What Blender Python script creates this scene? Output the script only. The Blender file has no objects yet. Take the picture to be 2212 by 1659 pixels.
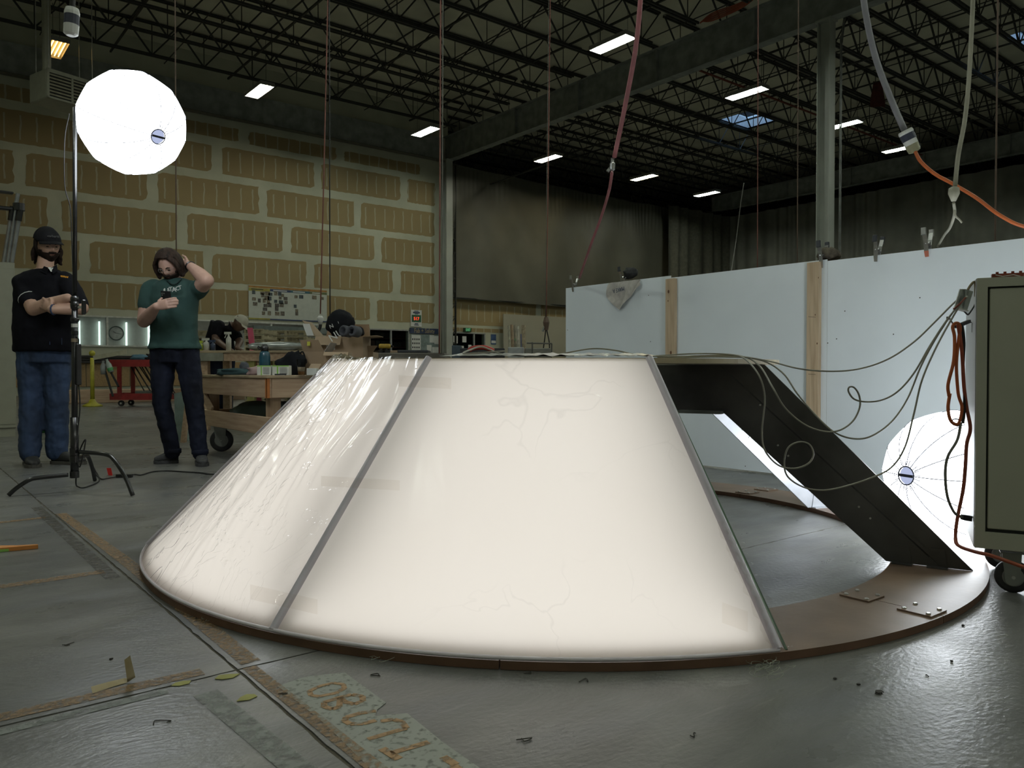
import bpy, math, random
from mathutils import Vector, Matrix, noise
random.seed(7)
V = Vector
# ------------------------------------------------------------------ camera, world, exposure
FPX, HOR, CAMH, YAW = 1690.0, 800.0, 0.74, math.radians(38.7)
CX, CY = 1106.0, 829.5
PITCH = math.atan((CY - HOR) / FPX)
scn = bpy.context.scene
cd = bpy.data.cameras.new('camera'); cam = bpy.data.objects.new('camera', cd)
scn.collection.objects.link(cam); scn.camera = cam
cd.sensor_width = 36; cd.lens = FPX / 2212 * 36; cd.clip_start = .05; cd.clip_end = 200
cam.location = (0, 0, CAMH); cam.rotation_euler = (math.pi / 2 - PITCH, 0, -YAW)
w = bpy.data.worlds.new('sky'); scn.world = w; w.use_nodes = True
w.node_tree.nodes['Background'].inputs[0].default_value = (.42, .62, 1, 1)
w.node_tree.nodes['Background'].inputs[1].default_value = 2.0
scn.view_settings.view_transform = 'Standard'; scn.view_settings.look = 'None'
scn.view_settings.exposure = 0.0; scn.view_settings.gamma = 1; scn.view_settings.use_curve_mapping = False
TUBE_L, BALL_L, INNER_L, BALL2_L = 165.0, 11.5, 1.80, 12.5
# ------------------------------------------------------------------ measuring helpers
F = V((math.sin(YAW), math.cos(YAW), 0)); R = V((math.cos(YAW), -math.sin(YAW), 0)); UPZ = V((0, 0, 1))
FW = F * math.cos(PITCH) - UPZ * math.sin(PITCH); UP = F * math.sin(PITCH) + UPZ * math.cos(PITCH)
O = V((0, 0, CAMH))
def ray(x, y): return FW + R * ((x - CX) / FPX) + UP * ((CY - y) / FPX)
def fl(x, y, z=0.0): d = ray(x, y); return O + d * ((z - CAMH) / d.z)
def aY(x, y, Y): d = ray(x, y); return O + d * (Y / d.y)
def aX(x, y, X): d = ray(x, y); return O + d * (X / d.x)
def aD(x, y, D): d = ray(x, y); return O + d * (D / d.dot(F))
def cw(l, D, z): return R * l + F * D + UPZ * z
# ------------------------------------------------------------------ materials
MATS = {}
def nt(name):
    m = bpy.data.materials.new(name); m.use_nodes = True; n = m.node_tree
    b = n.nodes['Principled BSDF']; return m, n, b
def mat(name, col, rough=.6, metal=0, var=.12, scale=8, bump=0, bscale=60, dark=None, stretch=None, coat=0, thr=(.35, .7), spec=None):
    if name in MATS: return MATS[name]
    m, n, b = nt(name); L = n.links.new
    b.inputs['Roughness'].default_value = rough; b.inputs['Metallic'].default_value = metal
    if spec is not None: b.inputs['Specular IOR Level'].default_value = spec
    if coat: b.inputs['Coat Weight'].default_value = coat; b.inputs['Coat Roughness'].default_value = .15
    tc = n.nodes.new('ShaderNodeTexCoord'); mp = n.nodes.new('ShaderNodeMapping')
    L(tc.outputs['Object'], mp.inputs[0])
    if stretch: mp.inputs['Scale'].default_value = stretch
    nz = n.nodes.new('ShaderNodeTexNoise'); nz.inputs['Scale'].default_value = scale; nz.inputs['Detail'].default_value = 6
    L(mp.outputs[0], nz.inputs[0])
    cr = n.nodes.new('ShaderNodeValToRGB'); L(nz.outputs[0], cr.inputs[0])
    d = dark if dark else tuple(c * (1 - var * 2) for c in col)
    l = col if dark else tuple(min(1, c * (1 + var)) for c in col)
    cr.color_ramp.elements[0].color = (*d, 1); cr.color_ramp.elements[0].position = thr[0]
    cr.color_ramp.elements[1].color = (*l, 1); cr.color_ramp.elements[1].position = thr[1]
    L(cr.outputs[0], b.inputs['Base Color'])
    if bump:
        n2 = n.nodes.new('ShaderNodeTexNoise'); n2.inputs['Scale'].default_value = bscale; n2.inputs['Detail'].default_value = 5
        L(mp.outputs[0], n2.inputs[0]); bp = n.nodes.new('ShaderNodeBump'); bp.inputs['Strength'].default_value = bump
        bp.inputs['Distance'].default_value = .01
        L(n2.outputs[0], bp.inputs['Height']); L(bp.outputs[0], b.inputs['Normal'])
    MATS[name] = m; return m
def emat(name, col, s):
    if name in MATS: return MATS[name]
    m = bpy.data.materials.new(name); m.use_nodes = True; n = m.node_tree
    n.nodes.clear(); e = n.nodes.new('ShaderNodeEmission'); o = n.nodes.new('ShaderNodeOutputMaterial')
    e.inputs[0].default_value = (*col, 1); e.inputs[1].default_value = s; n.links.new(e.outputs[0], o.inputs[0])
    MATS[name] = m; return m
def woodmat(name, c1, c2, axis=0, rough=.6, scale=5):
    if name in MATS: return MATS[name]
    st = [12, 12, 12]; st[axis] = .8
    return mat(name, c2, rough, scale=scale, dark=c1, stretch=st, bump=.1, bscale=20, thr=(.3, .7))
# ------------------------------------------------------------------ mesh builder
col = scn.collection
OFF = {}
class MB:
    def __init__(s): s.v = []; s.f = []; s.m = []; s.mi = 0
    def add(s, vs, fs):
        k = len(s.v); s.v += [V(a) for a in vs]
        for f in fs: s.f.append([k + i for i in f]); s.m.append(s.mi)
        return s
    def box(s, a, b, M=None):
        x0, y0, z0 = a; x1, y1, z1 = b
        vs = [V(p) for p in ((x0,y0,z0),(x1,y0,z0),(x1,y1,z0),(x0,y1,z0),(x0,y0,z1),(x1,y0,z1),(x1,y1,z1),(x0,y1,z1))]
        if M: vs = [M @ p for p in vs]
        return s.add(vs, [(0,3,2,1),(4,5,6,7),(0,1,5,4),(1,2,6,5),(2,3,7,6),(3,0,4,7)])
    def bbox(s, a, b, c=.004, M=None):            # box with chamfered edges
        x0, y0, z0 = a; x1, y1, z1 = b
        c = min(c, (x1-x0)/3, (y1-y0)/3, (z1-z0)/3); P = []; idx = {}
        for sx in (0, 1):
            for sy in (0, 1):
                for sz in (0, 1):
                    X = x1 if sx else x0; Y = y1 if sy else y0; Z = z1 if sz else z0
                    ix = X - c if sx else X + c; iy = Y - c if sy else Y + c; iz = Z - c if sz else Z + c
                    for k, p in enumerate(((X, iy, iz), (ix, Y, iz), (ix, iy, Z))):
                        idx[(sx, sy, sz, k)] = len(P); P.append(V(p))
        g = lambda x, y, z, k: idx[(x, y, z, k)]
        fs = []
        for q in (0, 1):
            a1 = [g(q,0,0,0), g(q,1,0,0), g(q,1,1,0), g(q,0,1,0)]; fs.append(a1 if q else a1[::-1])
            a1 = [g(0,q,0,1), g(0,q,1,1), g(1,q,1,1), g(1,q,0,1)]; fs.append(a1 if q else a1[::-1])
            a1 = [g(0,0,q,2), g(1,0,q,2), g(1,1,q,2), g(0,1,q,2)]; fs.append(a1 if q else a1[::-1])
        for a_ in (0, 1):
            for b_ in (0, 1):
                fs.append([g(a_,b_,0,0), g(a_,b_,0,1), g(a_,b_,1,1), g(a_,b_,1,0)])
                fs.append([g(a_,0,b_,0), g(a_,0,b_,2), g(a_,1,b_,2), g(a_,1,b_,0)])
                fs.append([g(0,a_,b_,1), g(0,a_,b_,2), g(1,a_,b_,2), g(1,a_,b_,1)])
        for sx in (0, 1):
            for sy in (0, 1):
                for sz in (0, 1): fs.append([g(sx,sy,sz,0), g(sx,sy,sz,1), g(sx,sy,sz,2)])
        if M: P = [M @ p for p in P]
        return s.add(P, fs)
    def bar(s, p, q, wx, wy=None, up=UPZ):        # rectangular bar between two points
        p = V(p); q = V(q); wy = wy or wx; d = (q - p); L = d.length
        if L < 1e-6: return s
        d.normalize(); u = V(up); 
        if abs(d.dot(u)) > .98: u = V((1, 0, 0))
        a = d.cross(u).normalized(); b = a.cross(d)
        M = Matrix((( *a, ), ( *d, ), ( *b, ))).transposed().to_4x4(); M.translation = p
        return s.box((-wx/2, 0, -wy/2), (wx/2, L, wy/2), M)
    def tube(s, pts, r, n=8, closed=False, caps=True):
        pts = [V(p) for p in pts]; N = len(pts); rs = r if isinstance(r, (list, tuple)) else [r] * N
        k = len(s.v); prev = None
        for i, p in enumerate(pts):
            if closed: d = pts[(i+1) % N] - pts[i-1]
            else: d = pts[min(i+1, N-1)] - pts[max(i-1, 0)]
            if d.length < 1e-9: d = V((0, 0, 1))
            d.normalize()
            if prev is None:
                a = d.cross(UPZ if abs(d.z) < .9 else V((1, 0, 0))).normalized()
            else:
                a = prev - d * prev.dot(d)
                a = a.normalized() if a.length > 1e-6 else d.cross(UPZ if abs(d.z) < .9 else V((1, 0, 0))).normalized()
            b = d.cross(a); prev = a
            for j in range(n):
                t = 2 * math.pi * j / n; s.v.append(p + (a * math.cos(t) + b * math.sin(t)) * rs[i])
        for i in range(N if closed else N - 1):
            i2 = (i + 1) % N
            for j in range(n):
                j2 = (j + 1) % n
                s.f.append([k + i*n + j, k + i*n + j2, k + i2*n + j2, k + i2*n + j]); s.m.append(s.mi)
        if caps and not closed:
            s.f.append([k + j for j in range(n)][::-1]); s.m.append(s.mi)
            s.f.append([k + (N-1)*n + j for j in range(n)]); s.m.append(s.mi)
        return s
    def lathe(s, c, axis, prof, n=16):            # prof: list of (along, radius)
        ax = V(axis).normalized(); pts = [V(c) + ax * h for h, r in prof]
        k = len(s.v); a = ax.cross(UPZ if abs(ax.z) < .9 else V((1, 0, 0))).normalized(); b = ax.cross(a)
        for p, (h, r) in zip(pts, prof):
            for j in range(n):
                t = 2*math.pi*j/n; s.v.append(p + (a*math.cos(t) + b*math.sin(t)) * max(r, 1e-4))
        for i in range(len(prof) - 1):
            for j in range(n):
                j2 = (j+1) % n; s.f.append([k+i*n+j, k+i*n+j2, k+(i+1)*n+j2, k+(i+1)*n+j]); s.m.append(s.mi)
        s.f.append([k+j for j in range(n)][::-1]); s.m.append(s.mi)
        s.f.append([k+(len(prof)-1)*n+j for j in range(n)]); s.m.append(s.mi)
        return s
    def prism(s, poly, d):                        # poly: 3D points in a plane, d: extrusion vector
        poly = [V(p) for p in poly]; d = V(d); n = len(poly)
        return s.add(poly + [p + d for p in poly], [list(range(n))[::-1], list(range(n, 2*n))] + [[i, (i+1) % n, n + (i+1) % n, n + i] for i in range(n)])
    def ball(s, c, rx, ry=None, rz=None, n=12, M=None):
        ry = ry or rx; rz = rz or rx; c = V(c); k = len(s.v); h = n // 2 + 1
        for i in range(h + 1):
            a = math.pi * i / h
            for j in range(n):
                t = 2*math.pi*j/n; p = V((rx*math.sin(a)*math.cos(t), ry*math.sin(a)*math.sin(t), rz*math.cos(a)))
                s.v.append(c + (M @ p if M else p))
        for i in range(h):
            for j in range(n):
                j2 = (j+1) % n; s.f.append([k+i*n+j, k+(i+1)*n+j, k+(i+1)*n+j2, k+i*n+j2]); s.m.append(s.mi)
        return s
    def grid(s, fn, nu, nv):
        k = len(s.v)
        for i in range(nu + 1):
            for j in range(nv + 1): s.v.append(V(fn(i / nu, j / nv)))
        for i in range(nu):
            for j in range(nv):
                a = k + i*(nv+1) + j; s.f.append([a, a+nv+1, a+nv+2, a+1]); s.m.append(s.mi)
        return s
    def build(s, name, m, parent=None, smooth=False, local=False):
        off = OFF.get(parent.name, V((0, 0, 0))) if (parent and not local) else V((0, 0, 0))
        me = bpy.data.meshes.new(name)
        me.from_pydata([tuple(v - off) for v in s.v], [], s.f)
        for x in (m if isinstance(m, (list, tuple)) else [m]): me.materials.append(x)
        if isinstance(m, (list, tuple)): me.polygons.foreach_set('material_index', s.m)
        if smooth: me.polygons.foreach_set('use_smooth', [True] * len(me.polygons))
        me.update(); me.validate()
        o = bpy.data.objects.new(name, me); col.objects.link(o)
        if parent: o.parent = parent; OFF[o.name] = OFF.get(parent.name, V((0, 0, 0)))
        return o
def tag(o, label=None, cat=None, group=None, kind=None):
    if label: o['label'] = label
    if cat: o['category'] = cat
    if group: o['group'] = group
    if kind: o['kind'] = kind
    return o
def thing(name, label, cat, loc=(0, 0, 0), group=None, kind=None, local=False, rz=0):
    o = bpy.data.objects.new(name, None); col.objects.link(o); o.location = loc; o.rotation_euler.z = rz
    o.empty_display_size = .05
    OFF[o.name] = V((0, 0, 0)) if local else V(loc)
    return tag(o, label, cat, group, kind)
def single(mb, name, m, label, cat, group=None, smooth=False, kind=None):
    c = sum(mb.v, V((0, 0, 0))) / len(mb.v); c.z = min(v.z for v in mb.v)
    for i in range(len(mb.v)): mb.v[i] = mb.v[i] - c
    o = mb.build(name, m, None, smooth); o.location = c
    return tag(o, label, cat, group, kind)
def children(o): return [c for c in bpy.data.objects if c.parent == o]
def copy_tree(o, parent=None, kids=None):
    c = o.copy(); col.objects.link(c)
    if parent: c.parent = parent
    for ch in (kids or KIDS).get(o, []): copy_tree(ch, c)
    return c
KIDS = {}
def note_kids():
    KIDS.clear()
    for c in bpy.data.objects:
        if c.parent: KIDS.setdefault(c.parent, []).append(c)
def spline(pts, n=8):
    pts = [V(p) for p in pts]; out = []
    P = [pts[0]*2 - pts[1]] + pts + [pts[-1]*2 - pts[-2]]
    for i in range(1, len(P) - 2):
        for k in range(n):
            t = k / n; a, b, c, d = P[i-1], P[i], P[i+1], P[i+2]
            out.append(.5 * ((2*b) + (c - a)*t + (2*a - 5*b + 4*c - d)*t*t + (3*b - a - 3*c + d)*t*t*t))
    out.append(pts[-1]); return out
def text(name, body, size, M, m, parent=None, ext=.001, align='CENTER', sx=1):
    cu = bpy.data.curves.new(name, 'FONT'); cu.body = body; cu.size = size; cu.extrude = ext
    cu.align_x = align; cu.align_y = 'CENTER'; cu.resolution_u = 2
    t = bpy.data.objects.new(name, cu); col.objects.link(t)
    dg = bpy.context.evaluated_depsgraph_get(); dg.update()
    me = bpy.data.meshes.new_from_object(t.evaluated_get(dg)); bpy.data.objects.remove(t)
    me.transform(M @ Matrix.Diagonal((sx, 1, 1, 1)))
    off = OFF.get(parent.name, V((0, 0, 0))) if parent else V((0, 0, 0)); me.transform(Matrix.Translation(-off))
    me.materials.clear(); me.materials.append(m)
    o = bpy.data.objects.new(name, me); col.objects.link(o)
    if parent: o.parent = parent; OFF[o.name] = off
    return o
def frame(o, xdir, ydir):                          # matrix with local x, y along given dirs
    x = V(xdir).normalized(); z = x.cross(V(ydir)).normalized(); y = z.cross(x)
    M = Matrix((( *x, ), ( *y, ), ( *z, ))).transposed().to_4x4(); M.translation = V(o); return M
# ------------------------------------------------------------------ palette
def floor_material():
    m, n, b = nt('concrete_floor'); L = n.links.new
    tc = n.nodes.new('ShaderNodeTexCoord')
    def NZ(scale, det, st=(1, 1, 1), rot=0, ty='ShaderNodeTexNoise'):
        mp = n.nodes.new('ShaderNodeMapping'); mp.inputs['Scale'].default_value = st; mp.inputs['Rotation'].default_value = (0, 0, rot)
        L(tc.outputs['Object'], mp.inputs[0]); z = n.nodes.new(ty); z.inputs['Scale'].default_value = scale
        if 'Detail' in z.inputs: z.inputs['Detail'].default_value = det
        L(mp.outputs[0], z.inputs[0]); return z.outputs[0]
    def RP(s, *st):
        c = n.nodes.new('ShaderNodeValToRGB'); L(s, c.inputs[0]); e = c.color_ramp.elements
        while len(e) < len(st): e.new(.5)
        for k, (p, cc) in enumerate(st): e[k].position = p; e[k].color = (*cc, 1) if isinstance(cc, tuple) else (cc, cc, cc, 1)
        return c.outputs[0]
    def MX(bt, f, a, c):
        x = n.nodes.new('ShaderNodeMix'); x.data_type = 'RGBA'; x.blend_type = bt
        if isinstance(f, float): x.inputs[0].default_value = f
        else: L(f, x.inputs[0])
        for q, k in ((a, 6), (c, 7)):
            if isinstance(q, tuple): x.inputs[k].default_value = (*q, 1)
            else: L(q, x.inputs[k])
        return x.outputs[2]
    base = RP(NZ(1.1, 8), (.36, (.120, .121, .113)), (.64, (.195, .193, .176)))
    streak = RP(NZ(7, 10, (.7, 1.9, 1), .25), (.3, .80), (.7, 1.10))
    c = MX('MULTIPLY', 1.0, base, streak)
    stain = RP(NZ(2.6, 6, (.6, 2.2, 1), .35), (.50, 0.0), (.74, .55))
    c = MX('MIX', stain, c, (.15, .155, .17))
    scuff = RP(NZ(14, 9, (.3, 5, 1), .1), (.62, 0.0), (.80, .35))
    c = MX('MIX', scuff, c, (.36, .35, .31))
    spots = RP(NZ(26, 5, (.6, 1.6, 1), .4), (.66, 0.0), (.74, .7))
    c = MX('MIX', spots, c, (.10, .095, .085))
    L(c, b.inputs['Base Color'])
    L(RP(NZ(3, 8, (1, 2, 1), .2), (.35, .27), (.68, .40)), b.inputs['Roughness'])
    b.inputs['Specular IOR Level'].default_value = .5
    bp = n.nodes.new('ShaderNodeBump'); bp.inputs['Strength'].default_value = .34; bp.inputs['Distance'].default_value = .004
    L(NZ(62, 8, (.8, 1.3, 1), .3), bp.inputs['Height']); L(bp.outputs[0], b.inputs['Normal'])
    return m
def worn(name, colr, amount=.5, scale=18, top=.75):          # paint or residue flaking off
    m, n, b = nt(name); L = n.links.new
    tc = n.nodes.new('ShaderNodeTexCoord'); z = n.nodes.new('ShaderNodeTexNoise'); z.inputs['Scale'].default_value = scale; z.inputs['Detail'].default_value = 8
    L(tc.outputs['Object'], z.inputs[0]); c = n.nodes.new('ShaderNodeValToRGB'); L(z.outputs[0], c.inputs[0])
    c.color_ramp.elements[0].position = amount - .12; c.color_ramp.elements[1].position = amount + .14; c.color_ramp.elements[1].color = (top, top, top, 1)
    L(c.outputs[0], b.inputs['Alpha']); b.inputs['Base Color'].default_value = (*colr, 1); b.inputs['Roughness'].default_value = .55
    z2 = n.nodes.new('ShaderNodeTexNoise'); z2.inputs['Scale'].default_value = 7; L(tc.outputs['Object'], z2.inputs[0])
    c2 = n.nodes.new('ShaderNodeValToRGB'); c2.color_ramp.elements[0].color = (*[q*.7 for q in colr], 1); c2.color_ramp.elements[1].color = (*colr, 1)
    L(z2.outputs[0], c2.inputs[0]); L(c2.outputs[0], b.inputs['Base Color']); return m
def drywall_material():                             # brown face paper, pale strokes of compound over the screws
    m, n, b = nt('drywall_paper'); L = n.links.new
    tc = n.nodes.new('ShaderNodeTexCoord'); sp = n.nodes.new('ShaderNodeSeparateXYZ'); L(tc.outputs['Object'], sp.inputs[0])
    wob = n.nodes.new('ShaderNodeTexNoise'); wob.inputs['Scale'].default_value = 2.5; L(tc.outputs['Object'], wob.inputs[0])
    def M(op, a, c=None, d=None):
        x = n.nodes.new('ShaderNodeMath'); x.operation = op
        for k, q in enumerate((a, c, d)):
            if q is None: continue
            if isinstance(q, (int, float)): x.inputs[k].default_value = q
            else: L(q, x.inputs[k])
        return x.outputs[0]
    xx = M('ADD', sp.outputs[0], M('MULTIPLY', M('SUBTRACT', wob.outputs[0], .5), .10))
    ph = M('ABSOLUTE', M('SUBTRACT', M('FRACT', M('MULTIPLY', xx, 1 / .406)), .5))   # 0 at stroke centre
    line = M('LESS_THAN', ph, .055)
    z = n.nodes.new('ShaderNodeTexNoise'); z.inputs['Scale'].default_value = 3.2; z.inputs['Detail'].default_value = 4; L(tc.outputs['Object'], z.inputs[0])
    inz = M('LESS_THAN', M('ABSOLUTE', sp.outputs[2]), M('ADD', .24, M('MULTIPLY', z.outputs[0], .22)))
    msk = M('MULTIPLY', M('MULTIPLY', line, inz), .6)
    c = n.nodes.new('ShaderNodeValToRGB'); z3 = n.nodes.new('ShaderNodeTexNoise'); z3.inputs['Scale'].default_value = 1.3; L(tc.outputs['Object'], z3.inputs[0])
    L(z3.outputs[0], c.inputs[0]); c.color_ramp.elements[0].color = (.235, .175, .085, 1); c.color_ramp.elements[1].color = (.30, .235, .115, 1)
    x = n.nodes.new('ShaderNodeMix'); x.data_type = 'RGBA'; L(msk, x.inputs[0]); L(c.outputs[0], x.inputs[6]); x.inputs[7].default_value = (.42, .42, .33, 1)
    L(x.outputs[2], b.inputs['Base Color']); b.inputs['Roughness'].default_value = .8; return m
def film_material(name='clear_plastic_film', width=.03, strength=.7, tl=.91, scale=5, refl=.28, crease=0):
    m, n, b = nt(name); L = n.links.new; n.nodes.remove(b)
    out = n.nodes['Material Output']; tr = n.nodes.new('ShaderNodeBsdfTransparent'); gl = n.nodes.new('ShaderNodeBsdfGlossy')
    gl.inputs['Roughness'].default_value = .16; mx = n.nodes.new('ShaderNodeMixShader'); fr = n.nodes.new('ShaderNodeLayerWeight'); fr.inputs[0].default_value = refl
    tc = n.nodes.new('ShaderNodeTexCoord')
    z = n.nodes.new('ShaderNodeTexNoise'); z.inputs['Scale'].default_value = scale; z.inputs['Detail'].default_value = 3; z.inputs['Distortion'].default_value = 1.6
    L(tc.outputs['Object'], z.inputs[0])
    if crease:
        vo = n.nodes.new('ShaderNodeTexVoronoi'); vo.feature = 'DISTANCE_TO_EDGE'; vo.inputs['Scale'].default_value = crease
        mp_ = n.nodes.new('ShaderNodeMix'); mp_.data_type = 'RGBA'; mp_.blend_type = 'ADD'; mp_.inputs[0].default_value = .35; L(tc.outputs['Object'], mp_.inputs[6]); L(z.outputs['Color'], mp_.inputs[7]); L(mp_.outputs[2], vo.inputs[0])
        zz = n.nodes.new('ShaderNodeTexNoise'); zz.inputs['Scale'].default_value = 2.2; L(tc.outputs['Object'], zz.inputs[0])
        gate = n.nodes.new('ShaderNodeMapRange'); gate.inputs[1].default_value = .48; gate.inputs[2].default_value = .62; L(zz.outputs[0], gate.inputs[0])
    rid = n.nodes.new('ShaderNodeMath'); rid.operation = 'SUBTRACT'; L(z.outputs[0], rid.inputs[0]); rid.inputs[1].default_value = .5
    ab = n.nodes.new('ShaderNodeMath'); ab.operation = 'ABSOLUTE'; L(rid.outputs[0], ab.inputs[0])
    rp = n.nodes.new('ShaderNodeMapRange'); rp.inputs[1].default_value = 0; rp.inputs[2].default_value = width; rp.inputs[3].default_value = 1; rp.inputs[4].default_value = 0
    L((vo.outputs['Distance'] if crease else ab.outputs[0]), rp.inputs[0]); ro = rp.outputs[0]
    if crease:
        g2 = n.nodes.new('ShaderNodeMath'); g2.operation = 'MULTIPLY'; L(rp.outputs[0], g2.inputs[0]); L(gate.outputs[0], g2.inputs[1]); ro = g2.outputs[0]
    bp = n.nodes.new('ShaderNodeBump'); bp.inputs['Strength'].default_value = strength; bp.inputs['Distance'].default_value = .012
    L(ro, bp.inputs['Height'])
    for q in (gl, fr): L(bp.outputs[0], q.inputs['Normal'])
    tint = n.nodes.new('ShaderNodeMix'); tint.data_type = 'RGBA'; L(ro, tint.inputs[0])
    tint.inputs[6].default_value = (.97, .965, .95, 1); tint.inputs[7].default_value = (tl, tl*.995, tl*.98, 1)
    L(tint.outputs[2], tr.inputs[0])
    L(fr.outputs['Fresnel'], mx.inputs[0]); L(tr.outputs[0], mx.inputs[1]); L(gl.outputs[0], mx.inputs[2]); L(mx.outputs[0], out.inputs[0])
    MATS['film'] = m; return m
def diffuser_material():
    m, n, b = nt('white_diffuser_panel'); L = n.links.new; n.nodes.remove(b); out = n.nodes['Material Output']
    tl = n.nodes.new('ShaderNodeBsdfTranslucent'); df = n.nodes.new('ShaderNodeBsdfDiffuse'); mx = n.nodes.new('ShaderNodeMixShader')
    tc = n.nodes.new('ShaderNodeTexCoord'); z = n.nodes.new('ShaderNodeTexNoise'); z.inputs['Scale'].default_value = 2
    L(tc.outputs['Object'], z.inputs[0]); c = n.nodes.new('ShaderNodeValToRGB'); L(z.outputs[0], c.inputs[0])
    c.color_ramp.elements[0].color = (.80, .765, .72, 1); c.color_ramp.elements[1].color = (.84, .815, .78, 1)
    L(c.outputs[0], tl.inputs[0]); df.inputs[0].default_value = (.80, .78, .75, 1); mx.inputs[0].default_value = .45
    L(tl.outputs[0], mx.inputs[1]); L(df.outputs[0], mx.inputs[2]); L(mx.outputs[0], out.inputs[0]); return m
def glass_material(name='clear_glass', tint=(.9, .95, .93)):
    m, n, b = nt(name); L = n.links.new; n.nodes.remove(b); out = n.nodes['Material Output']
    tr = n.nodes.new('ShaderNodeBsdfTransparent'); tr.inputs[0].default_value = (*tint, 1); gl = n.nodes.new('ShaderNodeBsdfGlossy'); gl.inputs['Roughness'].default_value = .05
    mx = n.nodes.new('ShaderNodeMixShader'); lw = n.nodes.new('ShaderNodeLayerWeight'); lw.inputs[0].default_value = .12; L(lw.outputs['Fresnel'], mx.inputs[0]); L(tr.outputs[0], mx.inputs[1]); L(gl.outputs[0], mx.inputs[2]); L(mx.outputs[0], out.inputs[0])
    return m
# ================================================================== THE SETTING
FLOORM = floor_material()
dark_joint = mat('joint_filler', (.05, .047, .04), .9); dirt = mat('joint_dirt', (.10, .088, .062), .95, bump=.5, bscale=80)
YW, XC = 26.5, 36.2
def jit_slab(x0, x1, y0, y1, near):
    g = .0042; pts = []
    def edge(a, b, n, ax):
        for i in range(n):
            t = i / n; p = [a[0] + (b[0]-a[0])*t, a[1] + (b[1]-a[1])*t]
            if 0 < i: p[ax] += random.uniform(-.0018, .0018) * near + (random.random() < .05) * random.uniform(-.004, .004) * near
            pts.append((p[0], p[1], 0))
    st = .035 if near else 3
    n1 = max(1, int((x1-x0)/st)); n2 = max(1, int((y1-y0)/st))
    a, b, c, d = (x0+g, y0+g), (x1-g, y0+g), (x1-g, y1-g), (x0+g, y1-g)
    edge(a, b, n1, 1); edge(b, c, n2, 0); edge(c, d, n1, 1); edge(d, a, n2, 0)
    return pts
fb = MB().box((-7, -9, -.2), (52.2, 33, -.003)).build('floor', dirt); tag(fb, kind='structure')
xs = [-7, -5.33, .67, 6.67, 12.67, 18.67, 24.67, 30.67, 52.2]; ys = [-9, -4.08, 1.923, 7.923, 13.923, 19.923, 26.5, 33]
for i in range(len(xs)-1):
    for j in range(len(ys)-1):
        near = 1 if (abs(i - 2) < 1.5 and 0 < j < 4 and i < 4) else 0
        p = jit_slab(xs[i], xs[i+1], ys[j], ys[j+1], near)
        MB().prism([(a, b, -.05) for a, b, c in p], (0, 0, .05)).build('concrete_slab', FLOORM, fb)
# paint and residue on the slabs
orange = worn('orange_floor_paint', (.36, .235, .12), .47, 70); pale = worn('white_floor_paint', (.36, .38, .33), .34, 60, .9)
palew = worn('faded_white_paint', (.30, .32, .29), .46, 40); orange2 = worn('orange_letter_paint', (.48, .29, .13), .42, 50, .9)
yellow = mat('yellow_paper', (.33, .32, .10), .8); grime = worn('joint_grime', (.11, .10, .08), .5, 30)
def strip(name, pts, wd, m, z=.0009):
    mb = MB()
    for a, b in zip(pts[:-1], pts[1:]):
        a = V((a[0], a[1], z)); b = V((b[0], b[1], z)); d = (b-a).normalized(); s = V((-d.y, d.x, 0)) * wd / 2
        mb.prism([a - s, b - s, b + s, a + s], (0, 0, .0006))
    return mb.build(name, m, fb)
strip('painted_line', [(.70, 4.6), (.72, 3.3), (.715, 1.95)], .05, orange)
strip('painted_line', [(.70, 1.92), (.705, 1.15)], .035, orange)
strip('painted_line', [(-.6, 4.42), (.62, 4.53)], .045, orange)
strip('painted_line', [(-.6, 3.17), (.62, 3.17)], .055, orange)
strip('painted_line', [(-.5, 1.985), (.60, 1.965)], .045, orange)
strip('painted_line', [(.625, 3.05), (.63, 4.9)], .05, grime)
strip('painted_line', [(.565, 1.83), (.60, 1.2)], .055, palew)
strip('painted_line', [(.1, 1.89), (.5, 1.895)], .03, palew)
# white stencil band beside the joint with worn orange characters
bl = [(600, 1482), (660, 1462), (745, 1453), (790, 1486), (834, 1518), (815, 1533), (811, 1546), (880, 1541), (960, 1606), (1045, 1665), (805, 1665), (700, 1562)]
MB().prism([fl(x, y, .001) for x, y in bl], (0, 0, .0004)).build('painted_band', pale, fb)
def stroke(pts, wd): return strip('painted_character', [fl(x, y)[:2] for x, y in pts], wd, orange2, .0018)
stroke([(672, 1504), (668, 1495), (690, 1484), (720, 1477), (742, 1480), (744, 1489), (725, 1499), (690, 1506), (672, 1504)], .012)
stroke([(735, 1508), (700, 1519), (700, 1528), (718, 1534), (733, 1528), (735, 1508), (760, 1502), (783, 1506), (784, 1516), (765, 1523), (745, 1518), (735, 1508)], .014)
stroke([(812, 1538), (780, 1542), (748, 1551), (744, 1559), (757, 1566), (785, 1565), (812, 1558)], .014)
stroke([(795, 1599), (845, 1584), (878, 1575), (868, 1561), (850, 1556), (822, 1560)], .014)
stroke([(825, 1619), (862, 1642)], .018); stroke([(845, 1629), (926, 1605)], .016)
stroke([(957, 1637), (984, 1654)], .018); stroke([(980, 1656), (1000, 1672)], .018)
for x, y, s in ((488, 1463, 1), (535, 1507, .9), (392, 1477, .9)):
    c = fl(x, y); k = random.random()
    MB().prism([c + V((math.cos(a)*.028*s*q, math.sin(a)*.019*s*q, .001)) for a, q in [(k + i*1.05, random.uniform(.7, 1.2)) for i in range(6)]], (0, 0, .001)).build('paper_scrap', yellow, fb)
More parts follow.
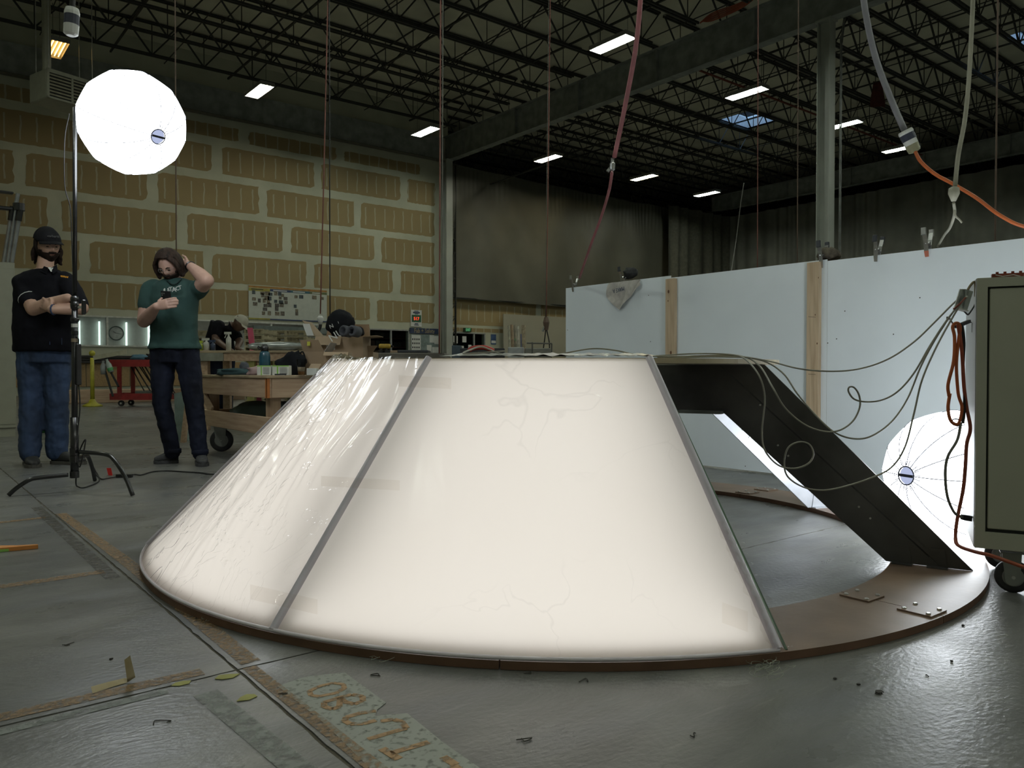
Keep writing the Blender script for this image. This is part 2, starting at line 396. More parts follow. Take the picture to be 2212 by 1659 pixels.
for x, y, s in ((1265, 1470, 1), (1140, 1455, .7), (1898, 1498, 1.2), (818, 1458, 1), (1130, 1600, 1.4), (2010, 1460, .8), (430, 1335, .8), (150, 1392, 1), (345, 1560, 1), (610, 1500, .6), (1500, 1590, .8)):
    c = fl(x, y, .001); random.seed(x)
    MB().tube(spline([c + V((random.uniform(-.02, .02), random.uniform(-.012, .012), .0012)) * s for _ in range(4)], 3), .0012, 4).build('floor_scuff', dark_joint, fb)
random.seed(11)
# ---- left wall: drywall on a taped ground
mud = mat('joint_compound', (.45, .46, .355), .85, var=.06, scale=1.2); brown = drywall_material()
greyframe = mat('grey_window_frame', (.30, .31, .30), .5); glass = glass_material()
wl = MB(); X0, X1 = -6, 36.4
for a, b in (((X0, YW, 2.41), (17.9, YW+.25, 11.12)), ((17.9, YW, 2.41), (X1, YW+.25, 9.0)), ((X0, YW, 0), (17.94, YW+.25, 1.0)), ((X0, YW, 1.0), (14.28, YW+.25, 1.46)),
             ((X0, YW, 1.46), (3.4, YW+.25, 2.41)), ((12.3, YW, 1.46), (14.28, YW+.25, 2.41)), ((16.06, YW, 1.0), (17.94, YW+.25, 2.41)),
             ((19.78, YW, 0), (X1, YW+.25, 2.41)), ((14.28, YW, 2.33), (16.06, YW+.25, 2.41)), ((17.94, YW, 2.31), (19.78, YW+.25, 2.41))):
    wl.box(a, b)
wall_left = tag(wl.build('wall_left', mud), kind='structure')
rows = [(2.49, 3.57, 4.1 - .35), (3.57, 4.75, 4.76), (4.75, 5.95, 3.95), (5.95, 7.16, 3.08), (7.16, 8.33, 5.1), (8.33, 8.98, 2.4)]
random.seed(3)
for z0, z1, off in rows:
    k = math.floor((X0 - off) / 3.58)
    while off + k*3.58 < 17.2:
        a = max(off + k*3.58, -5.5); b = min(off + (k+1)*3.58, 17.4); k += 1
        if b - a < .9: continue
        a += random.uniform(.12, .2); b -= random.uniform(.12, .2); za = z0 + random.uniform(.10, .15); zb = z1 - random.uniform(.10, .15)
        cx, cz = (a+b)/2, (za+zb)/2; n = 24; P = []
        for i in range(n): P.append((a - cx + (b-a)*i/n, 0, za - cz + random.uniform(-.011, .011)))
        for i in range(6): P.append((b - cx + random.uniform(-.03, .03), 0, za - cz + (zb-za)*(i+.5)/6))
        for i in range(n): P.append((b - cx - (b-a)*i/n, 0, zb - cz + random.uniform(-.011, .011)))
        for i in range(6): P.append((a - cx + random.uniform(-.03, .03), 0, zb - cz - (zb-za)*(i+.5)/6))
        o = MB().prism(P, (0, .008, 0)).build('drywall_panel', brown, wall_left, local=True); o.location = (cx, YW - .006, cz)
for a, b, za, zb in ((18.1, 22.6, 2.62, 3.66), (22.9, 27.5, 2.62, 3.66), (27.8, 32, 2.62, 3.66), (18.1, 20.9, 2.34, 2.5), (21.1, 25, 2.34, 2.5)):
    MB().box((a-(a+b)/2, 0, za-(za+zb)/2), (b-(a+b)/2, .008, zb-(za+zb)/2)).build('drywall_panel', mat('dusty_drywall', (.30, .29, .19), .85) if False else brown, wall_left, local=True).location = ((a+b)/2, YW-.006, (za+zb)/2)
# ---- window band into the bright office
def window(n, x0, x1, z0, z1, mull, fm, depth=.12, gm=None):
    r = MB(); t = .05
    r.box((x0, YW-.03, z1-t), (x1, YW+depth, z1)); r.box((x0, YW-.04, z0), (x1, YW+depth, z0+t)); r.box((x0, YW-.03, z0), (x0+t, YW+depth, z1)); r.box((x1-t, YW-.03, z0), (x1, YW+depth, z1))
    o = tag(r.build('window_%d' % n, fm), kind='structure')
    for x in mull: MB().box((x-.03, YW-.02, z0+t), (x+.03, YW+.06, z1-t)).build('mullion', fm, o)
    e = [x0] + list(mull) + [x1]
    for a, b in zip(e[:-1], e[1:]): MB().box((a+.03, YW+.02, z0+t), (b-.03, YW+.028, z1-t)).build('window_pane', gm or glass, o)
    return o
window(1, 3.4, 12.3, 1.46, 2.41, (4.45, 5.33, 6.6, 7.9, 9.2, 10.5), mat('pale_window_frame', (.55, .57, .52), .5))
offw = mat('office_wall', (.52, .50, .46), .8, var=.04); 
wf = MB().box((2.4, 30.5, 0), (17.6, 30.6, 3.2)).box((2.3, YW+.25, 0), (2.4, 30.6, 3.2)).box((17.6, YW+.25, 0), (17.7, 30.6, 3.2)).box((2.4, YW+.25, 3.0), (17.6, 30.5, 3.1)).box((13.2, YW+.25, 0), (13.3, 30.5, 3.0))
tag(wf.build('wall_back', offw), kind='structure')
for k, (x0, x1) in enumerate(((5.9, 7.3), (7.6, 8.9), (9.3, 12))):
    t = thing('office_light', ['long white office ceiling light seen through the window, above the wall clock', 'short white office ceiling light seen through the window, left of the phone man\'s elbow', 'white office ceiling light seen behind the man in the green shirt'][k], 'light', (x0, 28.2, 2.62))
    MB().box((x0, 28.2, 2.63), (x1, 28.34, 2.70)).build('housing', greyframe, t); MB().box((x0+.02, 28.21, 2.60), (x1-.02, 28.33, 2.63)).build('diffuser', emat('office_lamp', (1, .97, .88), 9), t)
c = aY(251, 720, 30.45); t = thing('wall_clock', 'round grey-rimmed clock on the office wall behind the windows', 'clock', c)
MB().lathe(c, (0, 1, 0), [(0, .24), (.04, .24)], 28).build('clock_face', mat('clock_face_white', (.6, .6, .58), .5), t)
MB().tube([c + V((math.cos(a)*.24, -.01, math.sin(a)*.24)) for a in [i*math.pi/14 for i in range(28)]], .022, 6, closed=True).build('clock_rim', mat('clock_rim_grey', (.12, .13, .12), .5), t)
MB().bar(c + V((0, -.02, 0)), c + V((-.10, -.02, .06)), .012).build('hour_hand', dark_joint, t); MB().bar(c + V((0, -.02, 0)), c + V((.17, -.02, -.02)), .008).build('minute_hand', dark_joint, t)
daylit = emat('daylit_window', (.80, 1, .95), 1.6)
for k, (x, x2) in enumerate(((171, 173), (213.5, 216), (272, 274.5), (320, 327))):
    a = aY(x, 712, 30.4); b = aY(x2, 712, 30.4)
    MB().box((a.x, 30.36, 1.35), (b.x, 30.48, 2.45)).build('window_%d' % (4+k), daylit)['kind'] = 'structure'
# ---- shop office window, door, boards on the far wall
window(2, 14.28, 16.06, 1.0, 2.33, (15.25,), greyframe)
window(3, 17.94, 19.78, 0.0, 2.31, (19.2,), greyframe)
sh = thing('storage_rack', 'dark rack of boxes seen through the shop window', 'shelf', (14.3, 28, 0))
for z in (.9, 1.3, 1.65, 2.0, 2.3): MB().box((13.6, 27.6, z), (16.9, 28.1, z+.04)).build('shelf', mat('rack_red_brown', (.16, .06, .05), .6), sh)
random.seed(5)
for z in (.94, 1.34, 1.69, 2.04):
    x = 13.7
    while x < 16.7:
        ww = random.uniform(.2, .5); MB().bbox((x, 27.65, z), (x+ww-.04, 28, z+random.uniform(.15, .26))).build('storage_box', mat('rack_box_%d' % random.randint(0, 2), random.choice([(.10, .05, .045), (.07, .065, .06), (.15, .09, .07)]), .7), sh); x += ww
dk = mat('dark_office', (.035, .037, .04), .6)
tag(MB().box((13.4, 28.4, 0), (24, 28.5, 2.5)).build('wall_inner', dk), kind='structure')
lt = mat('white_paper', (.62, .63, .60), .8, var=.03); navy = mat('navy_board', (.028, .045, .10), .6)
for k, (x, z, ww, hh) in enumerate(((18.15, 1.85, .22, .3), (18.6, 1.9, .2, .25), (18.9, 1.5, .16, .3), (18.2, 1.3, .15, .3), (18.55, 1.55, .12, .2))):
    p = MB().box((x, YW-.012, z), (x+ww, YW+.0, z+hh)); single(p, 'notice_sheet', lt, 'white notice taped inside the exit door, %s' % ['top left of the glass', 'top centre of the glass', 'long one at the right', 'low at the left edge', 'small one in the middle'][k], 'notice')
# EXIT sign
a, b = aY(1002, 708, YW-.08), aY(1017, 717.5, YW-.08); t = thing('exit_sign', 'small green lit exit sign above the grey double door', 'sign', a)
MB().bbox((a.x, YW-.14, b.z), (b.x, YW-.03, a.z), .01).build('sign_box', mat('exit_green', (.01, .06, .02), .5), t)
text('sign_lettering', 'EXIT', .16, frame(((a.x+b.x)/2, YW-.145, (a.z+b.z)/2), (1, 0, 0), (0, 0, 1)), emat('exit_glow', (.25, .9, .4), .5), t, .002, sx=.72)
# Fab + Safety board
a, b = aY(886, 708, YW-.06), aY(947, 722, YW-.06); t = thing('department_board', 'navy blue board with gold words above the pinned papers', 'sign', (a.x, YW, b.z))
MB().box((a.x, YW-.06, b.z), (b.x, YW-.005, a.z)).build('board', navy, t)
text('board_lettering', 'Fab + Safety', .25, frame(((a.x+b.x)/2, YW-.062, (a.z+b.z)/2), (1, 0, 0), (0, 0, 1)), mat('gold_letters', (.38, .30, .14), .5), t, .002, sx=.78)
# safety counter sign
a, b = aY(888, 669, YW-.05), aY(911, 706, YW-.05); t = thing('safety_scoreboard', 'white and green scoreboard with a glowing red number', 'sign', (a.x, YW, b.z))
MB().box((a.x, YW-.05, b.z), (b.x, YW-.009, a.z)).build('board', lt, t); h = a.z-b.z
MB().box((a.x+.03, YW-.056, b.z+h*.27), (b.x-.03, YW-.05, b.z+h*.70)).build('green_panel', mat('score_green', (.03, .12, .06), .5), t)
text('red_number', '517', .17, frame((a.x+.24, YW-.058, b.z+h*.47), (1, 0, 0), (0, 0, 1)), emat('red_led', (1, .05, .02), 2.2), t, .002)
for k, (s, zz, sz) in enumerate((('xxxxxxxxx', .93, .05), ('xxxxxxx', .84, .10), ('xxxxxxx', .76, .05), ('xxxxxx', .17, .06), ('xxxxxxxxxx', .09, .05))):
    MB().box(((a.x+b.x)/2 - len(s)*sz*.22, YW-.053, b.z+h*zz - sz*.3), ((a.x+b.x)/2 + len(s)*sz*.22, YW-.05, b.z+h*zz + sz*.3)).build('faint_heading', navy, t)
# pinned papers under the navy board
t = thing('notice_board', 'grey green board with pinned white papers beneath the navy sign', 'notice board', (16.1, YW, .9))
MB().box((16.12, YW-.04, .85), (17.42, YW-.005, 2.16)).build('board', mat('sage_board', (.20, .25, .24), .7), t)
for x, z, ww, hh in ((16.14, 1.35, .42, .78), (16.98, 1.85, .22, .30), (17.2, 1.8, .2, .32), (16.85, 1.45, .22, .3), (17.1, 1.25, .3, .42), (16.7, 1.0, .3, .3)):
    s_ = MB().box((x, YW-.05, z), (x+ww, YW-.04, z+hh)).build('pinned_paper', lt, t)
for r_ in range(4):
    for c_ in range(4): MB().box((16.17+c_*.095, YW-.054, 1.45+r_*.16), (16.22+c_*.095, YW-.05, 1.52+r_*.16)).build('paper_print', dk, t)
# poster board left
a = aY(537, 617, YW-.03); b = aY(706, 629, YW-.03); x0, x1, zt, zb = a.x, b.x, 3.62, 2.49
t = thing('photo_board', 'long white pin-up board with orange top band and small photographs', 'notice board', (x0, YW, zb))
MB().box((x0, YW-.03, zb), (x1, YW-.009, zt)).build('board', mat('board_white', (.46, .49, .44), .7, var=.03), t)
W_ = x1-x0
for p, q, z_, hh, cc in ((0, 1, zt-.05, .07, (.33, .17, .04)), (0, .26, zt-.16, .10, (.32, .29, .05)), (.26, .52, zt-.14, .08, (.03, .05, .13)), (.52, .77, zt-.14, .08, (.04, .12, .15)), (.77, 1, zt-.14, .08, (.12, .15, .06)), (0, .26, zb, .05, (.30, .28, .06)), (.26, 1, zb, .04, (.03, .06, .12))):
    MB().box((x0+p*W_, YW-.035, z_), (x0+q*W_, YW-.03, z_+hh)).build('colour_band', mat('band_%d_%d' % (p*100, cc[0]*100), cc, .6), t)
for p, s in ((.03, .42), (.30, .5), (.55, .45), (.80, .35)): MB().box((x0+p*W_, YW-.038, zt-.115), (x0+p*W_+s, YW-.035, zt-.085)).build('faded_heading', lt if p > .2 else dk, t)
random.seed(21)
sn = [mat('snapshot_%d' % k, c, .5, var=.3, scale=20) for k, c in enumerate(((.10, .09, .08), (.16, .14, .11), (.07, .09, .10), (.2, .17, .12)))]
for u, v in [(.03, .12), (.03, .36), (.04, .55), (.13, .12), (.14, .22), (.19, .13), (.18, .30), (.23, .14), (.22, .32), (.10, .42), (.16, .42), (.21, .45), (.17, .58), (.22, .57), (.16, .72), (.15, .88), (.22, .88),
             (.30, .12), (.35, .12), (.39, .16), (.36, .26), (.42, .28), (.30, .40), (.36, .42), (.43, .42), (.31, .55), (.37, .55), (.31, .70), (.31, .87), (.38, .87), (.56, .18), (.62, .18), (.55, .55), (.57, .72), (.57, .84), (.79, .18), (.91, .18)]:
    ww = random.uniform(.10, .17); hh = random.uniform(.10, .15); x = x0 + .03 + u*W_; z = zt - .16 - v*(zt-zb-.16)*.95
    MB().box((x, YW-.036, z), (x+ww, YW-.03, z+hh)).build('pinned_photo', random.choice(sn), t)
# blue poster, pale backing board, rolls
a = aY(1061, 722, YW-.03); b = aY(1072, 744, YW-.03)
t = thing('blue_poster', 'narrow blue poster on the wall right of the exit door', 'poster', (a.x, YW, b.z)); MB().box((a.x, YW-.02, b.z), (b.x, YW-.004, a.z)).build('sheet', mat('poster_blue', (.05, .10, .22), .5), t)
MB().box((a.x+.02, YW-.024, b.z+.05), (b.x-.02, YW-.02, b.z+.16)).build('pale_band', lt, t)
a = aY(1088, 678, YW-.4); b = aY(1225, 686, YW-.4)
single(MB().box((a.x, YW-.4, 0), (b.x, YW-.35, a.z)), 'leaning_sheet', mat('dull_beige_sheet', (.30, .29, .23), .8, var=.03, scale=1), 'tall beige sheet standing against the far wall beyond the rolls', 'board')
# ---- column, girders, curtains
steel = mat('painted_dark_steel', (.24, .26, .24), .55, var=.15, scale=3); colm = mat('grey_column_paint', (.33, .35, .31), .5, var=.05, scale=1.5)
blk = mat('black_joist_steel', (.030, .032, .027), .6)
def column(x, y, label, w_=.27, hd=.15):
    t = thing('steel_column', label, 'column', (x, y, 0))
    MB().box((x-.01, y-hd, 0), (x+.01, y+hd, 9.12)).build('web', colm, t)
    for s in (-1, 1): MB().bbox((x-w_/2, y+s*hd-.012, 0), (x+w_/2, y+s*hd+.012, 9.12), .003).build('flange', colm, t)
    MB().box((x-.165, y-.2, 0), (x+.165, y+.2, .03)).build('base_plate', colm, t); MB().box((x-.16, y-.2, 9.08), (x+.16, y+.2, 9.138)).build('cap_plate', colm, t)
    return t
c1 = column(17.72, 10.05, 'tall grey steel column rising behind the white panels')
c2 = column(17.6, 26.1, 'far steel column between the drywall and the plastic curtain', .30)
mb = MB()
for k in range(34): z = .3 + k*.26; mb.bar((17.82, 26.15, z), (18.02, 26.15, z+.26 if k % 2 else z), .03)
mb.box((17.8, 26.1, .2), (17.83, 26.2, 9)).box((18.01, 26.1, .2), (18.04, 26.2, 9)); mb.build('cable_ladder', blk, c2)
for k, dx in enumerate((.20, .26)):
    single(MB().tube(spline([(17.72+dx, 9.80, .2), (17.72+dx, 9.80, 8), (17.74+dx, 9.80, 8.6), (17.80+dx, 9.72, 9.5), (17.80+dx, 9.7, 10)], 5), .016, 6), 'conduit', mat('conduit_steel', (.2, .21, .2), .4, .6), ['thin conduit running up the near face of the tall column', 'second thin conduit right beside it on the tall column'][k], 'pipe')
ceil = MB(); SK = [(27.1, 29.1, 18.7, 20.1), (fl(2245, 80, 11.1).x-.8, fl(2245, 80, 11.1).x+.8, fl(2245, 80, 11.1).y-.7, fl(2245, 80, 11.1).y+.7)]
cuts_x = sorted({-7, 52} | {s[0] for s in SK} | {s[1] for s in SK})
for i in range(len(cuts_x)-1):
    xa, xb = cuts_x[i], cuts_x[i+1]; y = -9
    for s in sorted(SK, key=lambda q: q[2]):
        if s[0] <= xa and xb <= s[1]: ceil.box((xa, y, 11.12), (xb, s[2], 11.18)); y = s[3]
    ceil.box((xa, y, 11.12), (xb, 33, 11.18))
deckm = mat('ceiling_batt_facing', (.62, .62, .49), .85, var=.08, scale=.7)
ceiling = tag(ceil.build('ceiling', deckm), kind='structure')
shaft = mat('white_shaft', (.75, .77, .78), .7, var=.03)
for k, (xa, xb, ya, yb) in enumerate(SK):
    o = MB().box((xa-.05, ya-.05, 11.12), (xa, yb+.05, 11.6)).box((xb, ya-.05, 11.12), (xb+.05, yb+.05, 11.6)).box((xa, ya-.05, 11.12), (xb, ya, 11.6)).box((xa, yb, 11.12), (xb, yb+.05, 11.6)).build('window_%d' % (10+k), shaft); o['kind'] = 'structure'
    MB().box((xa-.02, ya-.02, 11.6), (xb+.02, yb+.02, 11.61)).build('skylight_pane', glass, o)
tag(MB().box((-7, -9.2, 0), (52, -9, 11.15)).build('wall_near', offw), kind='structure'); tag(MB().box((-7.2, -9, 0), (-7, 33, 11.15)).build('wall_far', mud), kind='structure')
tag(MB().box((52, -9, 0), (52.2, 33, 11.15)).box((-7, 33, 0), (52.2, 33.2, 11.15)).build('wall_right', offw), kind='structure')
def girder(x, y0, y1, zb, zt, lab):
    t = thing('roof_girder', lab, 'beam', (x, y0, zb))
    MB().box((x-.01, y0, zb), (x+.01, y1, zt)).build('web', steel, t)
    MB().box((x-.15, y0, zb-.02), (x+.15, y1, zb)).build('bottom_flange', steel, t); MB().box((x-.15, y0, zt), (x+.15, y1, zt+.02)).build('top_flange', steel, t)
    y = y0 + 1.1
    while y < y1: MB().box((x-.13, y-.012, zb), (x+.13, y+.012, zt)).build('stiffener', steel, t); y += 3.28
girder(17.72, -8.8, 26.4, 9.14, 10.08, 'deep steel roof girder carried by the tall grey column')
girder(35.0, -8.8, 26.4, 9.30, 10.08, 'second steel roof girder above the dark curtain')
def girderx(x0, x1, y, lab):
    t = thing('eave_beam', lab, 'beam', (x0, y, 9.1)); MB().box((x0, y-.01, 9.1), (x1, y+.01, 10.0)).build('web', steel, t)
    MB().box((x0, y-.14, 9.08), (x1, y+.14, 9.1)).build('bottom_flange', mat('edge_trim', (.12, .12, .10), .5), t)
girderx(-6, 17.5, 26.2, 'dark beam running along the top of the drywall')
# ---- open web joists
rng = random.Random(2)
joist_y = [25.0 - 1.64*k for k in range(0, 15)]; joist_far = [31.56, 29.92, 28.28, 26.64]; nweb = 0
def joist(x0, x1, y, single_bars):
    global nweb
    zt, zb = 11.09, 10.12; mb = MB()
    for s in (-.05, .05): mb.box((x0, y+s-.022, zt-.05), (x1, y+s+.022, zt)).box((x0+.35, y+s-.022, zb-.03), (x1-.35, y+s+.022, zb+.03))
    o = mb.build('roof_joist', blk, ceiling); n = int((x1-x0) / 1.42); st = (x1-x0) / n; rest = MB()
    for i in range(n):
        xa = x0 + i*st; xm = xa + st/2
        for a, b, r_ in (((xa, y, zt-.03), (xm, y, zb), .030), ((xm, y, zb), (xa+st, y, zt-.03), .021), ((xm, y, zb), (xm, y, zt-.03), .015)):
            if single_bars and nweb < 290 and a[0] > 1:
                L = (V(b)-V(a)).length; MB().tube([a, b], r_, 5).build('web_bar', blk, o); nweb += 1
            else: rest.tube([a, b], r_, 4)
    if rest.v: tag(rest.build('web_bars', blk, o), kind='stuff')
for y in joist_y: joist(-6.5, 17.6, y, 7.5 < y < 18)
for y in joist_y + joist_far: joist(17.85, 34.9, y, 5 < y < 14)
for y in joist_y + joist_far: joist(35.1, 50, y, False)
for x in (2.0, 5.3, 8.75, 12.15, 15.55, 20.6, 23.9, 27.3, 30.7, 33.6):
    MB().bar((x, -8, 10.16), (x, 25.6, 10.16), .05, .05).build('bridging_bar', blk, ceiling)
    MB().bar((x+.4, -8, 11.0), (x+.4, 25.6, 11.0), .035, .035).build('bridging_bar', blk, ceiling)
    MB().bar((x+1.5, -8, 10.17), (x+1.5, 25.6, 10.17), .022, .022).build('bridging_bar', blk, ceiling)
    MB().bar((x-.9, -8, 10.95), (x-.9, 25.6, 10.95), .025, .025).build('bridging_bar', blk, ceiling)
rust = mat('red_sprinkler_pipe', (.16, .035, .02), .5)
for k, (a, b) in enumerate((((18.2, 15.2, 9.9), (34.5, 15.2, 9.9)), ((18.2, 6.6, 9.9), (34.5, 6.6, 9.9)), ((9, 11.0, 9.95), (17.4, 11.0, 9.95)), ((22.4, -3, 9.8), (22.4, 25.8, 9.8)))):
    single(MB().tube([a, b], .035, 8), 'sprinkler_pipe', rust if k < 3 else blk, ['red sprinkler pipe under the joists beyond the girder', 'red sprinkler pipe nearest, beyond the tall column', 'red sprinkler pipe in the near bay, left of the girder', 'dark feed pipe crossing under the joists of the far bay'][k], 'pipe')
# ---- curtains
plas = mat('grey_plastic_sheeting', (.085, .085, .065), .55, var=.12, scale=.5, bump=.3, bscale=3)
def cloth1(u, v):
    x = 17.85 + u*17.4; z = 3.70 + (1-v)*5.35 - .10*math.sin(u*3.1) ; top = max(0, 1 - v*3)
    y = YW - .32 + .05*math.sin(x*2.1 + 1.6*math.sin(z*.5)) + .07*noise.noise(V((x*1.1 + z*.4, z*.35, 2))) + top*.022*math.sin(x*23 + 5*math.sin(x*1.3))*(.4 + noise.noise(V((x*.8, 0, 3)))*1.2)
    return (x, y, z)
single(MB().grid(cloth1, 520, 40), 'plastic_curtain', plas, 'grey plastic sheet hung high across the far wall, hem above the exit door', 'curtain', smooth=True)
single(MB().tube([(17.9, YW-.3, 3.69), (35, YW-.3, 3.69)], .03, 6), 'hem_bar', blk, 'black hem bar along the bottom of the plastic sheet', 'bar')
dcur = mat('dark_grey_curtain', (.17, .175, .145), .8, var=.15, scale=.8)
def cloth2(u, v):
    y = 26.2 - u*33; z = 9.02 - v*9.0; x = XC - .5 + .06*math.sin(y*9 + math.sin(y*1.7)*2) + .05*noise.noise(V((y*1.3, z*.1, 7)))
    return (x, y, z)
single(MB().grid(cloth2, 900, 10), 'side_curtain', dcur, 'dark pleated curtain closing off the right side below the roof girder', 'curtain', smooth=True)
def cloth3(u, v):
    x = 30.5 + u*5; z = 9.0 - v*8.98; return (x, YW - .8 + .10*math.sin(x*7 + math.sin(x*2)), z)
single(MB().grid(cloth3, 120, 8), 'corner_curtain', mat('corner_curtain_cloth', (.075, .075, .055), .85), 'short pleated curtain in the far corner beside the plastic sheet', 'curtain', smooth=True)
single(MB().bar(aY(1059, 398, 25.9), aY(1190, 352, 21.5), .05), 'curtain_strut', blk, 'dark diagonal strut reaching down to the top of the plastic sheet', 'bar')
# OSB dado below the windows
osb = mat('strand_board', (.36, .25, .12), .8, dark=(.26, .17, .08), scale=30, thr=(.3, .7))
for k in range(7): MB().box((2.3+k*1.22, YW-.05, .25), (3.5+k*1.22, YW-.02, 1.02)).build('strand_board_panel', osb, wall_left)
# ---- ceiling luminaires
tubem = [emat('tube_glow_%d' % k, c, TUBE_L) for k, c in enumerate(((1, .96, .78), (.92, 1, .88), (1, .84, .45)))]
tubem.append(emat('tube_glow_dying', (1, .55, .14), 9.0))
tray = mat('white_fixture_tray', (.22, .22, .20), .4, var=.03)
def fixture(x, y, label, tc=0, group=None, z=8.78):
    t = thing('ceiling_light', label, 'light', (x, y, z), group, local=True)
    MB().box((-.20, -.62, .05), (.20, .62, .08)).box((-.21, -.62, -.03), (-.19, .62, .07)).box((.19, -.62, -.03), (.21, .62, .07)).box((-.2, -.63, -.03), (.2, -.61, .07)).box((-.2, .61, -.03), (.2, .63, .07)).build('tray', tray, t)
    for k in range(4): MB().tube([(-.13+k*.087, -.58, .02), (-.13+k*.087, .58, .02)], .014, 6).build('tube', tubem[tc], t)
    for s in (-1, 1): MB().tube([(0, s*.5, .07), (0, s*.5, 10.1-z)], .006, 4).build('hanger', blk, t)
FX = [(14.05, 13.58, 1, 'brightest ceiling light, left of the pink air hose'), (8.48, 22.2, 0, 'ceiling light above the drywall left of centre'), (14.26, 22.45, 1, 'ceiling light just left of the girder end'),
      (19.56, 13.55, 1, 'ceiling light above the skylight, beyond the girder'), (19.7, 22.4, 0, 'warm ceiling light over the left end of the plastic sheet'), (24.75, 22.1, 2, 'yellow ceiling light over the middle of the plastic sheet'),
      (29.26, 22.35, 1, 'small distant ceiling light near the far corner'), (24.54, 13.34, 1, 'greenish ceiling light right of the tall column'), (28.8, 13.43, 1, 'ceiling light behind the hanging plug of the orange cord'), (3.43, 22.5, 3, 'orange tinted ceiling light above the unit heater')]
for x, y, c, lab in FX: fixture(x, y, lab, c)
for x, y in ((3.4, 13.5), (8.5, 4.6), (14.0, 4.6), (3.4, 4.6), (-2, 13.5), (-2, 4.6), (19.6, 4.6), (25, 4.6), (3.4, -4.5), (14, -4.5), (8.5, -4.5), (-2, -4.5), (19.6, -4.5)):
    fixture(x, y, 'ceiling light of the nearer rows, outside the frame above', 1, 'nearer ceiling lights')
# ================================================================== THE LIT CONE
CC = cw(.191, 3.6535, 0); R0, R1, RT, ZT = 1.747, 1.43, 1.0, .787
def az(a, r, z): a = math.radians(a); return CC + (R*math.cos(a) + F*math.sin(a))*r + UPZ*z
mdf = mat('brown_hardboard', (.22, .145, .10), .45, var=.12, scale=5, bump=.05, bscale=40)
edge = mat('dark_board_edge', (.16, .085, .05), .7)
lit_ribm = mat('lit_rib_sheet', (.48, .50, .54), .42, .25, var=.15, scale=4, bump=.05, bscale=50)  # same sheet metal as the other ribs, lantern light put into the colour
ribm = mat('shaded_rib_sheet', (.14, .135, .13), .42, .55, var=.22, scale=3)  # rib sheet metal, shade of the back-lit side put into the colour
cone = thing('sculpture', 'large glowing truncated cone of white panels on a brown board ring', 'sculpture', CC)
RING = [-52.3 + 45*k for k in range(8)]
for k in range(8):
    a0, a1 = RING[k] + .06, RING[k] + 44.94; n = 24; A = [a0 + (a1-a0)*i/n for i in range(n+1)]
    poly = [az(a, R0, .001) for a in A] + [az(a, R1, .001) for a in reversed(A)]
    o = MB().prism(poly, (0, 0, .022)); o.m = [0, 0] + [1]*(len(o.f)-2); o.build('ring_segment', [mdf, edge], cone)
bolt = mat('bolt_steel', (.62, .62, .60), .3, .8)
for k in range(8):
    for r_, sz in ((1.50, .048), (1.685, .050)):
        if -209 < (RING[k] if RING[k] < 0 or RING[k] < 120 else RING[k]-360) < -73.7: continue
        a = RING[k]; c = az(a, r_, .0235); ra = math.radians(a); u = R*math.cos(ra) + F*math.sin(ra); v = R*-math.sin(ra) + F*math.cos(ra)
        o = MB().prism([c + u*p*sz + v*q*sz for p, q in ((-1, -1), (1, -1), (1, 1), (-1, 1))], (0, 0, .005)).build('splice_plate', mdf, cone)
        for p in (-1, 1):
            for q in (-1, 1): MB().lathe(c + u*p*sz*.7 + v*q*sz*.7 + UPZ*.004, UPZ, [(0, .007), (.004, .007), (.006, .005)], 10).build('bolt', bolt, o)
def conept(a, t, off=0):                    # t: 0 bottom .. 1 top
    r = (R0-.008) + (RT+.0-R0+.008)*t; z = .026 + (ZT-.006-.026)*t; nx, nz = (ZT-.03), (R0-RT); L = math.hypot(nx, nz)
    return az(a, r + off*nx/L, z + off*nz/L)
diff = diffuser_material(); film = film_material(width=.012, strength=.25, tl=.95, scale=4, refl=.30); film2 = film_material('thin_plastic_film', .018, .35, .90, 2.6, .10, 3.2)
SEAM = [-73.7, -119.1, -164.0, -209.0]
for k in range(3):
    a1, a0 = SEAM[k], SEAM[k+1]
    MB().grid(lambda u, v: conept(a0 + .2 + (a1-a0-.4)*u, v), 36, 12).build('diffuser_panel', diff, cone, smooth=True)
seamm = mat('grey_seam_strip', (.60, .56, .63), .35, var=.05); greenedge = mat('green_cut_edge', (.12, .20, .13), .4)
for k, s in enumerate(SEAM):
    w_ = .030; mb = MB()
    def sp_(u, v): return conept(s + (u-.5)*2*math.degrees(w_/2)/(R0 + (RT-R0)*v), v, .004 + .012*math.sin(math.pi*u))
    o = mb.grid(sp_, 8, 24).build('seam_strip', seamm, cone, smooth=True)
    if k == 0: MB().tube([conept(s + .9, i/12, -.004) for i in range(13)], .004, 5).build('cut_edge', greenedge, cone)
    if k == 0: MB().grid(lambda u, v: conept(s - 1.0 + u*2.2 + .15*math.sin(v*40), v*.36, .012 + .004*math.sin(v*70+u*3)), 6, 60).build('loose_film', film, cone, smooth=True)
strip_l = mat('clear_edge_strip', (.80, .74, .80), .3, var=.03)
A = [SEAM[3] + (SEAM[0]-SEAM[3])*i/90 for i in range(91)]
MB().tube([az(a, R0-.003, .030) for a in A], .006, 5).build('edge_channel', strip_l, cone, smooth=True)
